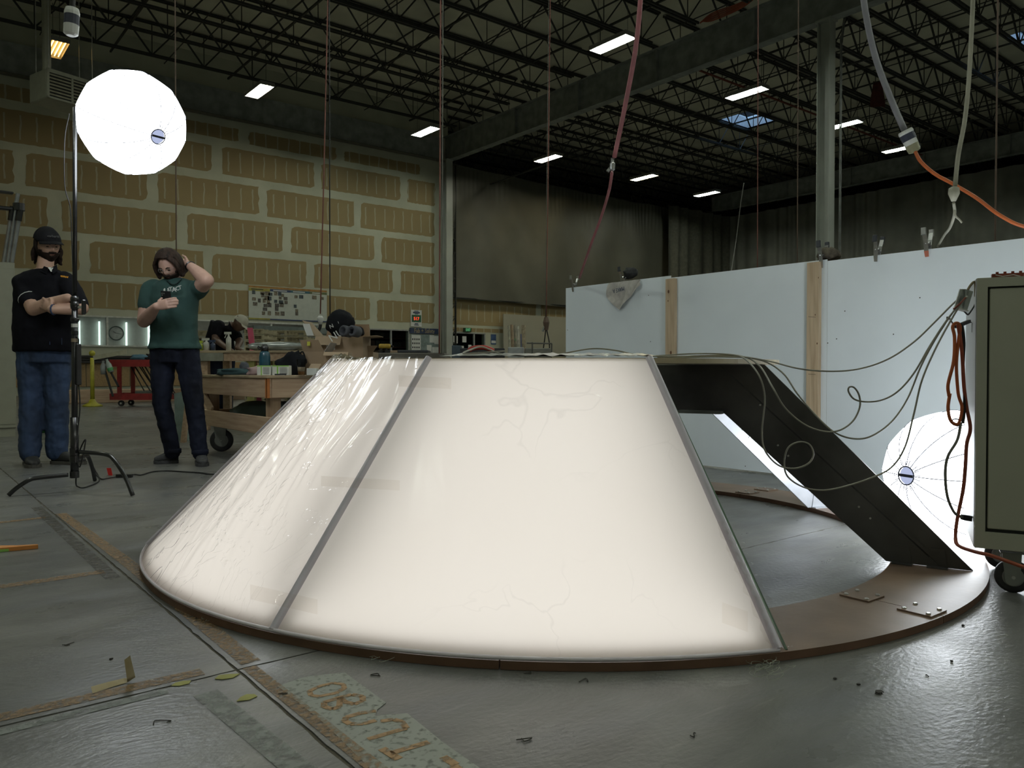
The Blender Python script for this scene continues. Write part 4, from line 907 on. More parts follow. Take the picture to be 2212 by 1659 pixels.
cord('lighting_cable', pxs([(1420, 772, .3), (1520, 768, .3), (1600, 769, .25), (1640, 790, .15), (1668, 835), (1695, 880), (1735, 915), (1775, 931), (1812, 930), (1842, 910), (1857, 880), (1856, 855), (1846, 838), (1835, 836), (1833, 846), (1845, 862), (1870, 868), (1905, 864), (1940, 845), (1975, 805), (2010, 745), (2050, 685), (2085, 645)], 2.62), .0030, fl_c, 'cable with a small tight loop in the air beside the rib')
cord('lighting_cable', pxs([(1440, 773, .35), (1560, 771, .3), (1640, 777, .2), (1690, 805, .15), (1722, 850, .1), (1760, 895, .05), (1800, 932), (1840, 947), (1880, 943), (1925, 912), (1960, 862), (1990, 790), (2022, 730), (2060, 672), (2088, 638)], 2.64), .0030, fl_c, 'cable following the sloping rib before rising to the cabinet')
cord('lead_end', pxs([(2060, 668), (2075, 655), (2080, 650), (2086, 643)], 2.60), .0034, redp, 'dark red splice where the cables meet the cabinet')
cord('lighting_cable', [az(-105 + 2, .96, ZT+.02)] + pxs([(1004, 764, .1), (1018, 755, .2), (1038, 749, .25), (1058, 755, .25), (1080, 764, .2), (1120, 768, .15), (1180, 768, .1), (1240, 768, .1)], 2.62), .0032, fl_c, 'cable arching over the left end of the cone top')
# ================================================================== CORDS AND HOSES FROM THE ROOF
def D_ok(n): return n != 'drop_cord'
def drop(name, pts, r, m, label, cat='cable', up=True):
    P = [aD(x, y, D) for x, y, D in pts]
    if up: P = [V((P[0].x + .1, P[0].y + .1, 10.1)), P[0]*.5 + V((P[0].x + .1, P[0].y, 10.1))*.5] + [P[0] + (P[0]-P[1]).normalized()*.35] + P
    return cord(name, P, r if D_ok(name) else r*.62, m, label, cat, sub=6)
pink = mat('pink_air_hose', (.38, .14, .15), .5)
drop('air_hose', [(1388, -60, 5.0), (1375, 90, 5.15), (1352, 220, 5.4), (1327, 340, 5.6)], .016, pink, 'dusty pink air hose, upper length above the chrome coupling', 'hose')
q = aD(1323, 357, 5.62); t = thing('hose_coupling', 'chrome coupling joining the two pink hoses', 'coupling', q)
MB().lathe(q - UPZ*.04, UPZ, [(0, .012), (.01, .02), (.05, .022), (.06, .014), (.09, .012)], 12).build('body', chrome, t); MB().tube([q, q - R*.035 - UPZ*.045], .012, 8).build('side_port', chrome, t)
drop('air_hose', [(1322, 372, 5.64), (1316, 410, 5.8), (1300, 465, 6.1), (1276, 530, 6.4), (1252, 600, 6.95)], .011, pink, 'thin pink air hose slanting down behind the white screen', 'hose', False)
drop('conduit_drop', [(1858, -60, 4.2), (1872, 40, 4.2), (1893, 130, 4.2), (1925, 215, 4.15), (1953, 280, 4.1)], .016, mat('grey_flex_conduit', (.23, .23, .26), .5), 'grey flexible conduit ending in the hanging plug')
a, b = aD(1955, 282, 4.1), aD(1976, 327, 4.1); dd = (b-a).normalized(); t = thing('cord_connector', 'white and dark twist connector at the end of the grey conduit', 'connector', a)
MB().lathe(a, dd, [(0, .034), (.01, .038), (.02, .036)], 14).build('collar', lt, t); MB().lathe(a + dd*.02, dd, [(0, .036), (.035, .036)], 14).build('dark_body', mat('dark_blue_plastic', (.04, .045, .07), .5), t)
MB().lathe(a + dd*.055, dd, [(0, .034), (.025, .034)], 14).build('white_band', lt, t); MB().lathe(a + dd*.08, dd, [(0, .034), (.04, .03), (.045, .012)], 14).build('yellowed_body', mat('yellowed_plastic', (.30, .29, .18), .4), t)
cord('extension_lead_cable', [aD(x, y, D) for x, y, D in ((1977, 328, 4.08), (1990, 350, 4.05), (2020, 376, 4.0), (2060, 398, 3.95), (2110, 428, 3.9), (2160, 465, 3.85), (2215, 490, 3.8), (2300, 498, 3.75))], .009, orangec, 'orange cord swinging right from the hanging connector', sub=6)
drop('hanging_cable', [(2104, -60, 3.6), (2100, 40, 3.6), (2093, 170, 3.6), (2084, 260, 3.6), (2070, 335, 3.6), (2063, 402, 3.6)], .011, mat('cream_cord', (.40, .39, .31), .55), 'thick cream cord hanging at the right, above its plug')
a = aD(2061, 404, 3.6); t = thing('cream_plug', 'cream round plug at the end of the thick cord', 'plug', a)
MB().lathe(a, V((-.05, 0, -1)), [(0, .012), (.006, .022), (.03, .024), (.045, .018), (.065, .010)], 14).build('plug_body', mat('cream_cord', (.40, .39, .31)), t, smooth=True)
cord('hanging_cable', [aD(x, y, D) for x, y, D in ((2060, 438, 3.6), (2062, 462, 3.7), (2052, 492, 3.9), (2040, 508, 4.3), (2026, 532, 4.78))], .007, mat('cream_cord', (.4, .39, .31)), 'thinner cream cord running from the plug behind the screen')
cord('short_cord_end', [aD(x, y, 3.65) for x, y in ((2061, 450), (2064, 466), (2072, 474), (2078, 481))], .005, mat('cream_cord', (.4, .39, .31)), 'short loose cream cord end beside the plug')
cordb = mat('brown_drop_cord', (.13, .085, .06), .6); cordr = mat('red_drop_cord', (.22, .08, .06), .6); cordg = mat('grey_drop_cord', (.14, .14, .12), .6)
for k, (x0, x1, y1, D, r, m, lab) in enumerate(((378, 381, 560, 9, .012, cordb, 'brown drop cord behind the head of the man in green'), (952, 949, 764, 9, .014, cordr, 'red drop cord hanging in front of the far column'), (957, 954, 764, 9, .010, cordg, 'grey drop cord beside the red one at the far column'),
      (709, 692, 678, 9, .012, cordr, 'reddish drop cord ending in a white coupling by the photo board'), (711, 713, 690, 9, .011, bc, 'black drop cord ending above the black backpack'), (1189, 1180, 685, 12, .013, cordr, 'brown drop cord in front of the plastic curtain'), (1186, 1178, 685, 12, .008, cordg, 'thin grey cord beside the brown drop cord at the curtain'),
      (1638, 1636, 600, 8, .008, cordr, 'thin red cord hanging between the skylight and the screen'), (1725, 1722, 590, 8, .010, cordb, 'brown cord hanging just left of the tall column'), (2156, 2149, 560, 6, .011, cordb, 'brown cord hanging behind the orange cord at right'))):
    drop('drop_cord', [(x0, -40, D), (x0 + (x1-x0)*.5, y1*.5, D), (x1, y1, D)], r, m, lab)
drop('drop_cord', [(1607, 395, 9), (1600, 440, 9), (1590, 520, 9), (1576, 610, 8.6)], .009, cordg, 'slack grey cord trailing down behind the middle screen panel', up=False)
q = aD(692, 682, 9); single(MB().lathe(q, -UPZ, [(0, .02), (.03, .04), (.06, .03), (.10, .018)], 10), 'white_coupling', lt, 'white coupling on the end of the reddish drop cord', 'coupling', smooth=True)
cord('coupling_tail', [aD(x, y, 9) for x, y in ((692, 696), (692, 705), (688, 715))], .018, bc, 'black tail below the white coupling')
q = aD(1180, 685, 12); t = thing('hanging_plug', 'cluster of metal plugs at the end of the brown drop cord', 'plug', q)
MB().lathe(q, -UPZ, [(0, .03), (.08, .05), (.2, .03)], 8).build('plug_body', cordb, t); MB().tube([q - UPZ*.1, q - UPZ*.22 - R*.06], .022, 6).build('plug_lever', chrome, t)
cord('hanging_loop', [aD(x, y, 12) for x, y in ((1180, 700), (1177, 730), (1173, 768), (1184, 775), (1187, 745), (1181, 712))], .010, bc, 'thin black cable loop below the hanging plugs')
# small dark plug with white bands hanging near the lantern
a = aD(157, -30, 4.0); b = aD(156, 18, 4.0)
t = thing('hanging_connector', 'white and black round connector hanging above the left lantern', 'connector', b)
MB().tube([V((a.x, a.y, 10)), a, b], .014, 8).build('cord', bc, t); b2 = aD(153, 76, 4.0); dd = (b2-b)
MB().lathe(b, dd, [(0, .030), (.02, .036), (.035, .036)], 14).build('top_collar', lt, t); MB().lathe(b + dd*.25, dd, [(0, .035), (.055, .035)], 14).build('dark_body', mat('dark_blue_plastic', (.04, .045, .07)), t); MB().lathe(b + dd*.62, dd, [(0, .036), (.045, .034), (.055, .02)], 14).build('label_body', lt, t)
# orange cord coil on the girder, red cloth
mb = MB()
for k in range(5): mb.tube(spline([aX(1512 + k, 50 - k, 17.45), aX(1540, 28 + 4*k, 17.45), aX(1600, 6 + 3*k, 17.45), aX(1640, -20 + 2*k, 17.45)], 6), .02, 5)
single(mb, 'coiled_orange_cord', mat('dull_orange_cord', (.30, .07, .03), .6), 'bundle of orange cord laid over the near roof girder', 'cable')
a = aD(1896, 175, 26); single(MB().grid(lambda u, v: a + R*(u*.42-.2 - .1*math.cos(v*3.4)*(u-.5)) - UPZ*v*.85 + F*.05*math.sin(u*7), 8, 10), 'red_cloth', mat('dull_red_cloth', (.09, .022, .018), .9), 'dark red cloth hanging from the joists near the skylight', 'cloth', smooth=True)
# ================================================================== UNIT HEATER, LOCKER, TRIPOD (left)
hm = mat('heater_enamel', (.30, .30, .23), .5, var=.04); 
c = aD(100, 146, 17.0); hx = V((c.x, c.y, 0)); ztop, zbot = c.z, aD(100, 210, 17.0).z
t = thing('unit_heater', 'boxy louvred unit heater hanging beyond the left lantern', 'heater', (c.x, c.y, zbot))
HX = (R*.55 + F*.83).normalized(); HY = (F*.55 - R*.83).normalized(); HM = frame((c.x, c.y, 0), HX, HY); w1 = 1.15; d1 = .75
MB().bbox((0, 0, zbot), (w1, d1, ztop), .02, HM).build('casing', hm, t)
lf = MB(); lf.box((0, -.03, zbot), (.05, 0, ztop), HM).box((0, -.03, ztop-.08), (w1, 0, ztop), HM).box((0, -.03, zbot), (w1, 0, zbot+.04), HM).box((.52, -.03, zbot), (.56, 0, ztop), HM).box((w1-.05, -.03, zbot), (w1, 0, ztop), HM); lf.build('louvre_frame', hm, t)
MB().box((.05, -.004, zbot+.04), (w1-.05, -.001, ztop-.08), HM).build('dark_core', olived, t)
for k in range(7):
    z = zbot + .07 + k*(ztop-zbot-.17)/6.6
    for xa, xb in ((.05, .52), (.56, w1-.05)): MB().prism([HM @ V(p) for p in ((xa, -.03, z), (xb, -.03, z), (xb, -.005, z+.035), (xa, -.005, z+.035))], (0, 0, .008)).build('louvre', mat('louvre_tan', (.34, .32, .22), .45), t)
for x, y in ((.1, .1), (.1, .65), (1.05, .1), (1.05, .65)): MB().tube([HM @ V((x, y, ztop)), HM @ V((x, y, 10.1))], .010, 6).build('hanger_rod', bolt, t)
MB().tube([HM @ V((.3, .6, ztop)), HM @ V((.3, .6, 11.1))], .09, 12).build('flue', hm, t)
# locker
q = fl(36, 943); D0 = q.dot(F)
lk = thing('metal_locker', 'tall beige metal cabinet at the left edge', 'cabinet', q); zt2 = aD(20, 568, D0).z
lx = q.x; ly = q.y
lm = mat('beige_enamel', (.31, .31, .24), .5, var=.03)
MB().bbox((lx-1.2, ly, .10), (lx, ly+.6, zt2), .005).build('body', lm, lk); MB().box((lx-1.19, ly+.02, 0), (lx-.01, ly+.58, .10)).build('plinth', lm, lk)
MB().bbox((lx-1.19, ly-.006, .14), (lx-.61, ly+.0, zt2-.07), .002).build('door', lm, lk); MB().bbox((lx-.59, ly-.006, .14), (lx-.01, ly+.0, zt2-.07), .002).build('door', lm, lk)
tq = thing('folded_tripod', 'folded silver tripod leaning on top of the beige cabinet', 'tripod', (lx-.15, ly+.3, zt2)); silver = mat('satin_aluminium', (.42, .44, .46), .3, .8)
Dt = (V((lx-.15, ly+.25, 0))).dot(F)
for a, b in (((36, 440), (17, 567)), ((45, 447), (25, 567)), ((28, 446), (8, 567))): MB().tube([aD(*a, Dt), aD(*b, Dt)], .024, 10).build('leg', silver, tq); MB().tube([aD(*a, Dt-.01), (aD(*a, Dt-.01)*.75 + aD(*b, Dt-.01)*.25)], .032, 10).build('leg_sleeve', blackm, tq) if a[0] != 36 else None
MB().tube([aD(39, 418, Dt), aD(33, 450, Dt)], .022, 10).build('centre_column', silver, tq)
MB().bbox((-.17, -.04, -.02), (.10, .04, .02), .01, Matrix.Translation(aD(28, 452, Dt))).build('top_plate', blackm, tq); MB().lathe(aD(41, 455, Dt), UPZ, [(0, .06), (.08, .06)], 12).build('leg_collar', blackm, tq); MB().bbox((-.22, -.04, -.012), (.03, .04, .012), .006, Matrix.Translation(aD(22, 417, Dt))).build('head_plate', blackm, tq)
single(MB().bbox((lx-.66, ly+.1, zt2+.001), (lx-.37, ly+.5, zt2+.62), .004), 'brown_carton', mat('carton_brown', (.30, .19, .09), .8), 'brown carton standing on the beige cabinet, cut by the photo edge', 'box')
# ================================================================== NEAR WORKBENCH ON CASTERS
lumber = woodmat('fir_lumber', (.38, .25, .16), (.55, .40, .27), 1, .7, 3); lumx = woodmat('fir_lumber_x', (.38, .25, .16), (.55, .40, .27), 0, .7, 3); ply = mat('plywood_top', (.40, .31, .20), .7, var=.1, scale=6)
bx, by, bl_, bd = 2.30, 5.90, 1.62, 1.25; TZ = .700
bn = thing('workbench', 'rough timber workbench on big casters, behind the cone', 'workbench', (bx, by, 0))
MB().bbox((bx-.01, by-.01, TZ-.022), (bx+bd+.01, by+bl_+.01, TZ), .003).build('bench_top', ply, bn)
for y in (by, by+bl_-.038): MB().bbox((bx+.04, y, TZ-.175), (bx+bd-.04, y+.038, TZ-.022), .003).build('apron_board', lumx, bn)
for x in (bx, bx+bd-.038): MB().bbox((x, by, TZ-.175), (x+.038, by+bl_, TZ-.022), .003).build('apron_board', lumber, bn)
MB().box((bx-.004, by-.004, TZ-.175), (bx+.022, by-.0005, TZ-.024)).box((bx-.004, by-.004, TZ-.175), (bx-.0005, by+.025, TZ-.024)).build('orange_tape', mat('orange_tape', (.50, .17, .04), .6), bn)
for x in (bx+.04, bx+bd-.13):
    for y in (by+.04, by+bl_-.13): MB().bbox((x, y, .24), (x+.089, y+.089, TZ-.022), .003).build('leg', woodmat('fir_lumber_z', (.28, .18, .11), (.42, .30, .19), 2, .7, 3), bn)
for y in (by, by+bl_-.038): MB().bbox((bx+.04, y, .235), (bx+bd-.04, y+.038, .375), .003).build('lower_rail', lumx, bn)
for x in (bx, bx+bd-.038): MB().bbox((x, by, .235), (x+.038, by+bl_, .375), .003).build('lower_rail', lumber, bn)
MB().box((bx+.04, by+.04, .24), (bx+bd-.04, by+bl_-.04, .26)).build('lower_shelf', ply, bn)
MB().bar((bx+.02, by+bl_-.25, .37), (bx+.02, by+bl_-.02, TZ-.19), .02, .08).build('knee_brace', lumber, bn)
for x in (bx+.12, bx+bd-.12):
    for y in (by+.14, by+bl_-.30): caster(bn, V((x-.03, y+.0, .102)), .102, .045, V((.45, .9, 0)), .128)
def onb(x, D): q = aD(x, 806, D); return V((q.x, q.y, TZ + .001))
def kbox(name, x0, x1, D, dep, h, m, label, cat='box', z=None, parts=None, yaw=0, group=None):
    q = onb(x0, D); e = onb(x1, D); z = TZ + .001 if z is None else z; L = (e-q).length; M = frame(V((q.x, q.y, z)), R*math.cos(yaw) + F*math.sin(yaw), F*math.cos(yaw) - R*math.sin(yaw))
    t = thing(name, label, cat, (q.x, q.y, z), group); MB().bbox((0, 0, 0), (L, dep, h), .002, M).build('body', m, t); return t, M, L
card = mat('cardboard', (.34, .25, .165), .85, var=.06, scale=3); cardd = mat('cardboard_inner', (.26, .17, .10), .85, var=.06)
def hollow(name, x0, x1, D, dep, h, label, z=None, m=card, yaw=0):
    q = onb(x0, D); e = onb(x1, D); z = TZ + .001 if z is None else z; L = (e-q).length; M = frame(V((q.x, q.y, z)), R*math.cos(yaw) + F*math.sin(yaw), F*math.cos(yaw) - R*math.sin(yaw)); k = .005
    t = thing(name, label, 'box', (q.x, q.y, z))
    MB().box((0, 0, 0), (L, k, h), M).box((0, dep-k, 0), (L, dep, h), M).box((0, k, 0), (k, dep-k, h), M).box((L-k, k, 0), (L, dep-k, h), M).box((k, k, 0), (L-k, dep-k, k), M).build('carton', m, t)
    return t, M, L
t, M, L = hollow('cardboard_box', 682, 784, 7.25, .40, .35, 'largest open cardboard box on the workbench, holding the backpack')
MB().prism([M @ V(p) for p in ((0, 0, .35), (0, .38, .35), (-.13, .36, .50), (-.13, .02, .50))], M.to_3x3() @ V((.004, 0, .003))).build('flap', card, t)
MB().prism([M @ V(p) for p in ((0, .39, .35), (L, .39, .35), (L-.02, .43, .49), (.02, .43, .49))], M.to_3x3() @ V((0, .004, 0))).build('flap', cardd, t)
MB().prism([M @ V(p) for p in ((L, 0, .35), (L, .38, .35), (L+.13, .36, .36), (L+.13, .02, .36))], V((0, 0, .004))).build('flap', card, t)
MB().prism([M @ V(p) for p in ((0, 0, .35), (L*.55, 0, .35), (L*.55, -.07, .27), (.0, -.07, .27))], V((0, .0, .004))).build('flap', card, t)
def lab_(t, M, x, z, w_, h_, y=-.002, lines=3):
    o = MB().box((x, y, z), (x+w_, y+.0015, z+h_), M).build('paper_label', lt, t)
    for k in range(lines): MB().box((x+w_*.1, y-.0006, z+h_*(.25+.22*k)), (x+w_*.8, y, z+h_*(.30+.22*k)), M).build('label_print', dk, o)
lab_(t, M, .10, .23, .08, .045); 
o = MB().prism([M @ V(p) for p in ((-.015, .0, .36), (-.055, .0, .47), (-.12, .0, .47), (-.08, 0, .36))], M.to_3x3() @ V((0, -.003, 0))).build('shipping_label', lt, t)
t, M, L = hollow('cardboard_box', 655, 700, 6.75, .30, .20, 'open cardboard box with a yellow sticker on its flap'); 
MB().prism([M @ V(p) for p in ((0, 0, .20), (L, 0, .20), (L-.04, -.03, .30), (-.02, -.03, .30))], M.to_3x3() @ V((0, .004, 0))).build('flap', card, t)
MB().box((.045, -.040, .25), (.07, -.028, .285), M).build('yellow_sticker', mat('sticker_yellow', (.55, .55, .06), .6), t)
MB().prism([M @ V(p) for p in ((L, 0, .20), (L, .28, .20), (L+.05, .26, .28), (L+.05, .02, .28))], M.to_3x3() @ V((.004, 0, 0))).build('flap', mat('taped_flap', (.38, .36, .33), .5), t)
t, M, L = hollow('cardboard_box', 700, 752, 6.60, .30, .19, 'low cardboard box with folded front flap, nearest the cone', yaw=.1)
MB().prism([M @ V(p) for p in ((0, -.001, .19), (L, -.001, .19), (L, -.06, .16), (0, -.06, .16))], V((0, 0, .004))).build('flap', card, t); MB().box((L-.02, -.004, .135), (L-.008, -.001, .19), M).build('printed_edge', lt, t)
t, M, L = hollow('cardboard_box', 772, 806, 7.5, .3, .215, 'cardboard box with raised flap beside the yellow drills')
MB().prism([M @ V(p) for p in ((0, 0, .215), (L, 0, .215), (L+.045, -.02, .275), (.03, -.02, .275))], M.to_3x3() @ V((0, .004, 0))).build('flap', card, t)
# backpack and bag
bk = mat('black_backpack', (.012, .013, .016), .9, spec=.15, bump=.1, bscale=20)
q = aD(735, 700, 7.35); t = thing('backpack', 'black backpack with white letters stuffed into the big cardboard box', 'bag', q)
def blob(parent, name, c, sx, sy, sz, m, seed, amp=.15, rot=0, n=28):
    mb = MB().ball((0, 0, 0), 1, n=n); Rm = frame((0, 0, 0), R, F).to_3x3() @ Matrix.Rotation(rot, 3, 'Y')
    for i, p in enumerate(mb.v):
        s = 1 + amp*noise.noise(p*1.7 + V((seed, 0, 0))) + amp*.4*noise.noise(p*5 + V((seed, 3, 0)))
        pw_ = lambda a: math.copysign(abs(a)**.75, a)
        mb.v[i] = V(c) + Rm @ V((pw_(p.x)*sx*s, pw_(p.y)*sy*s, pw_(p.z)*sz*s))
    return mb.build(name, m, parent, smooth=True)
blob(t, 'pack_body', q, .115, .11, .125, bk, 4, .18, .35); blob(t, 'hood', aD(770, 716, 7.4), .07, .06, .05, bk, 9)
for s, px_, py_, sz, rt in (('N', 716, 705, .05, .4), ('I', 731, 697, .03, .35), ('NU', 727, 724, .10, .55), ('ZIO', 736, 718, .0001, .5)):
    if sz > .01: text('pack_lettering', s, sz, frame(aD(px_, py_, 7.19), R*math.cos(rt) + UPZ*math.sin(rt), UPZ*math.cos(rt) - R*math.sin(rt)), lt, t, .002)
q = aD(765, 718, 7.2); t = thing('grey_glove', 'grey padded cuffs lying over the edge of the big cardboard box', 'clothing', q); gm = mat('slate_fabric', (.075, .08, .095), .85)
for dx in (-.03, .045): MB().lathe(q + R*(dx) - F*.05, R*-.5 - F + UPZ*.1, [(0, .05), (.09, .052), (.10, .044), (.101, .032), (.05, .03)], 18).build('cuff', gm, t, smooth=True)
q = onb(628, 6.7) + UPZ*.05; t = thing('black_bag', 'soft black bag slumped on the workbench behind the white carton', 'bag', q - UPZ*.05)
blob(t, 'bag_body', q + UPZ*.03, .13, .10, .10, bk, 2, .3, -.5); MB().tube(spline([q + R*.05 + UPZ*.09, q + R*.10 + UPZ*.15, q + R*.13 + UPZ*.08], 5), .006, 6).build('bag_strap', bk, t)
q = onb(572, 6.55); t = thing('water_bottle', 'dark teal water bottle with black loop lid', 'bottle', q); teal = mat('teal_bottle', (.02, .085, .12), .25, spec=.6)
MB().lathe(q, UPZ, [(0, .040), (.005, .046), (.15, .046), (.185, .040), (.20, .030)], 20).build('bottle_body', teal, t, smooth=True); l_ = MB().lathe(q, UPZ, [(.20, .032), (.235, .032), (.24, .026), (.255, .02)], 18).build('lid', blackm, t, smooth=True)
MB().tube([q + UPZ*.225 - R*.03, q + UPZ*.24 - R*.055, q + UPZ*.228 - R*.06, q + UPZ*.215 - R*.035], .006, 6).build('lid_loop', blackm, t)
t, M, L = kbox('tissue_carton', 555, 585, 6.32, .08, .078, mat('white_carton', (.62, .64, .60), .6), 'white and green carton lying left, in front of the teal bottle', group='white and green cartons'); 
grn = mat('leaf_green', (.25, .50, .10), .6)
def stripes(t, M, L):
    MB().box((.0, -.002, .07), (L, 0, .0785), M).build('green_stripe', grn, t); MB().box((L*.28, -.002, .0), (L*.36, 0, .07), M).build('green_stripe', grn, t)
    for k in range(5): MB().box((L*.45, -.002, .012+k*.011), (L*.9, 0, .016+k*.011), M).build('carton_print', gm, t)
stripes(t, M, L); t, M, L = kbox('tissue_carton', 588, 624, 6.32, .08, .078, mat('white_carton', (.62, .64, .60)), 'white and green carton lying right, beside the black bag', group='white and green cartons'); stripes(t, M, L)
q = onb(651, 6.2); t = thing('plastic_cup', 'clear plastic cup with orange drink and foam', 'cup', q); cup = glass_material('clear_cup', (.86, .86, .84))
MB().lathe(q, UPZ, [(.001, .026), (.125, .036)], 20).build('cup_wall', cup, t, smooth=True); MB().lathe(q, UPZ, [(.004, .024), (.03, .026)], 18).build('orange_drink', mat('orange_drink', (.45, .2, .05), .3), t); MB().lathe(q, UPZ, [(.031, .026), (.065, .029)], 18).build('foam', mat('pale_foam', (.5, .42, .3), .8), t)
t, M, L = kbox('small_white_box', 662, 684, 6.2, .07, .055, mat('white_carton', (.62, .64, .60)), 'small white box with open tan lid beside the plastic cup'); MB().prism([M @ V(p) for p in ((0, .07, .055), (L, .07, .055), (L+.01, .11, .09), (.01, .11, .09))], V((0, .002, .002))).build('lid', card, t)
t = thing('pink_cloth', 'faded pink cloth heaped under the black bag', 'cloth', onb(570, 6.45)); blob(t, 'cloth', onb(572, 6.45) + UPZ*.03, .14, .08, .045, mat('faded_pink', (.36, .25, .24), .9), 6, .3)
t = thing('teal_cloth', 'dark teal jacket lying at the left end of the workbench', 'clothing', onb(500, 6.9)); blob(t, 'jacket', onb(505, 6.85) + UPZ*.02, .13, .08, .035, mat('dark_teal_cloth', (.025, .06, .065), .9), 7, .35); blob(t, 'sleeve', onb(528, 6.9) + UPZ*.05, .04, .04, .06, mat('slate_fabric', (.075, .08, .095)), 8, .3)
for k, (x, D, s) in enumerate(((530, 6.52, 1), (545, 6.40, .8), (606, 6.20, 1.5))):
    q = onb(x, D); single(MB().bbox(q - R*.02*s - F*.006, q + R*.02*s + F*.006 + UPZ*.010, .001) if False else MB().bar(q + UPZ*.006 - R*.03*s, q + UPZ*.006 + R*.03*s, .012, .012), 'metal_tool', grip, ['small dark tool left of the cartons on the bench edge', 'tiny dark bit beside the small dark tool', 'long dark file in front of the right carton'][k], 'tool')
single(MB().box(*[(onb(498, 6.8) + UPZ*.0)[:], (onb(498, 6.8) + V((.16, .12, .004)))[:]]), 'white_paper_sheet', lt, 'white sheet lying before the dark teal jacket', 'paper')
q = aD(560, 852, 6.9); t = thing('pale_green_bag', 'pale green plastic bag stuffed on the lower bench shelf', 'bag', (q.x, q.y, .262)); blob(t, 'bag', V((q.x, q.y, .36)) + F*.2, .30, .2, .10, mat('pale_green_plastic', (.16, .22, .20), .4), 12, .2)
lumps = [(620, 6.9, .16, (.05, .05, .05), 'dark bundle'), ]
q = aD(578, 868, 6.5); single(MB().bbox((q.x+.1, q.y+.1, .262), (q.x+.3, q.y+.3, .36), .003), 'yellow_tub', mat('tub_yellow', (.35, .34, .08), .6), 'yellow tub on the lower shelf of the workbench', 'tub')
# ================================================================== FURTHER BACKGROUND
# second bench behind
q = aD(420, 757, 9.6); e = aD(640, 757, 9.6); zb2 = q.z; M = frame(V((q.x, q.y, 0)), R, F); t = thing('back_bench', 'further timber bench where the man in the pale cap works', 'workbench', (q.x, q.y, 0)); L = (e-q).length
MB().bbox((0, 0, zb2-.03), (L+.8, .9, zb2), .003, M).build('bench_top', ply, t)
MB().bbox((0, .0, zb2-.13), (L*.28, .04, zb2-.03), .003, M).build('apron_board', mat('pale_apron', (.30, .30, .24), .7), t); MB().bbox((L*.28, .02, zb2-.13), (L+.8, .06, zb2-.03), .003, M).build('apron_board', lumx, t)
for x in (.05, L*.5, L+.6):
    for y in (.05, .8): MB().bbox((x, y, 0), (x+.09, y+.09, zb2-.03), .003, M).build('leg', mat('yellow_post', (.38, .36, .12), .6) if x == L*.5 else lumber, t)
MB().box((0, .05, .45), (L+.7, .85, .48), M).build('lower_shelf', ply, t)
for k, (x, h, w_, cc, lab) in enumerate(((446, .155, .035, (.60, .60, .52), 'left white spray bottle on the further bench'), (494, .24, .032, (.62, .62, .55), 'taller white trigger bottle in front of the bending man'), (433, .12, .03, (.45, .55, .05), 'lime yellow bottle at the left end of the further bench'), (460, .13, .03, (.03, .05, .10), 'dark blue bottle beside the left white spray bottle'))):
    q = aD(x, 757, 9.7); q.z = zb2 + .001; b_ = thing('spray_bottle', lab, 'bottle', q); mm = mat('bottle_plastic_%d' % k, cc, .4)
    MB().lathe(q, UPZ, [(0, w_), (h*.6, w_), (h*.75, w_*.35), (h*.85, w_*.35)], 14).build('bottle_body', mm, b_, smooth=True); MB().bar(q + UPZ*h*.9 - R*w_*1.6, q + UPZ*h*.9 + R*w_, .02, .03).build('trigger_head', mm, b_)
    MB().tube([q + UPZ*h*.85 - R*w_*.8, q + UPZ*h*.65 - R*w_*1.5], .006, 5).build('trigger', mm, b_)
q = aD(542, 752, 9.75); M2 = frame(V((q.x, q.y, zb2+.001)), R, F)
t = thing('wrapped_boards', 'boards wrapped in cloudy plastic on the further bench', 'package', (q.x, q.y, zb2)); blob(t, 'wrapping', V((q.x, q.y, zb2+.055)) + R*.30 + F*.1, .36, .14, .055, mat('cloudy_wrap', (.28, .31, .30), .25, spec=.8), 14, .2)
a, b = aD(534, 708, 10.2), aD(546, 745, 10.2); single(MB().prism([a, a + R*.07, V((b.x, b.y, 0)) + R*.15, V((b.x, b.y, 0)) + R*.06], F*.01), 'pink_foam_board', mat('hot_pink_foam', (.60, .10, .18), .7), 'bright pink strip leaning behind the further bench', 'board')
# pallets
random.seed(8); plk = woodmat('pallet_wood', (.25, .22, .13), (.38, .33, .21), 0, .8, 4)
def pallets(xa, xb, D, ytop, n, dep, label):
    a = aD(xa, 750, D); b = aD(xb, 750, D); zt_ = aD(xa, ytop, D).z; M = frame(V((a.x, a.y, 0)), R, F); L = (b-a).length; t = thing('pallet_stack', label, 'pallets', (a.x, a.y, 0)); h = zt_/n
    for k in range(n):
        z = k*h
        MB().box((0, 0, z), (L, .09, z+.02), M).build('plank', plk, t); MB().box((0, 0, z+h*.72), (L, .10, z+h*.72+.022), M).build('plank', plk, t)
        for p in (.0, .47, .93): MB().box((L*p, .0, z+.02), (L*p + L*.07, dep, z+h*.72), M).build('stringer', plk, t)
        for y in (.3, .6, .9): MB().box((0, y*dep, z+h*.72), (L, y*dep+.09, z+h*.72+.022), M).build('plank', plk, t)
pallets(528, 568, 16.5, 709, 13, 1.0, 'stack of yellowish pallets behind the pink strip'); pallets(572, 662, 18, 712, 12, 1.0, 'wide stack of pallets below the photo board'); pallets(420, 470, 18, 712, 11, 1.0, 'stack of boards between the two standing men\'s bench and the windows')
a = aD(548, 701, 18.5); b = aD(668, 712, 18.5); single(MB().box((a.x, a.y, b.z-.05), (a.x+2.2, a.y+.7, b.z+.10)), 'grey_wrapped_sheet', mat('grey_wrap', (.16, .19, .18), .4), 'grey wrapped sheet lying on top of the wide pallets', 'sheet')
def zp4(x, D): q = aD(x, 800, D); return V((q.x, q.y, 0))
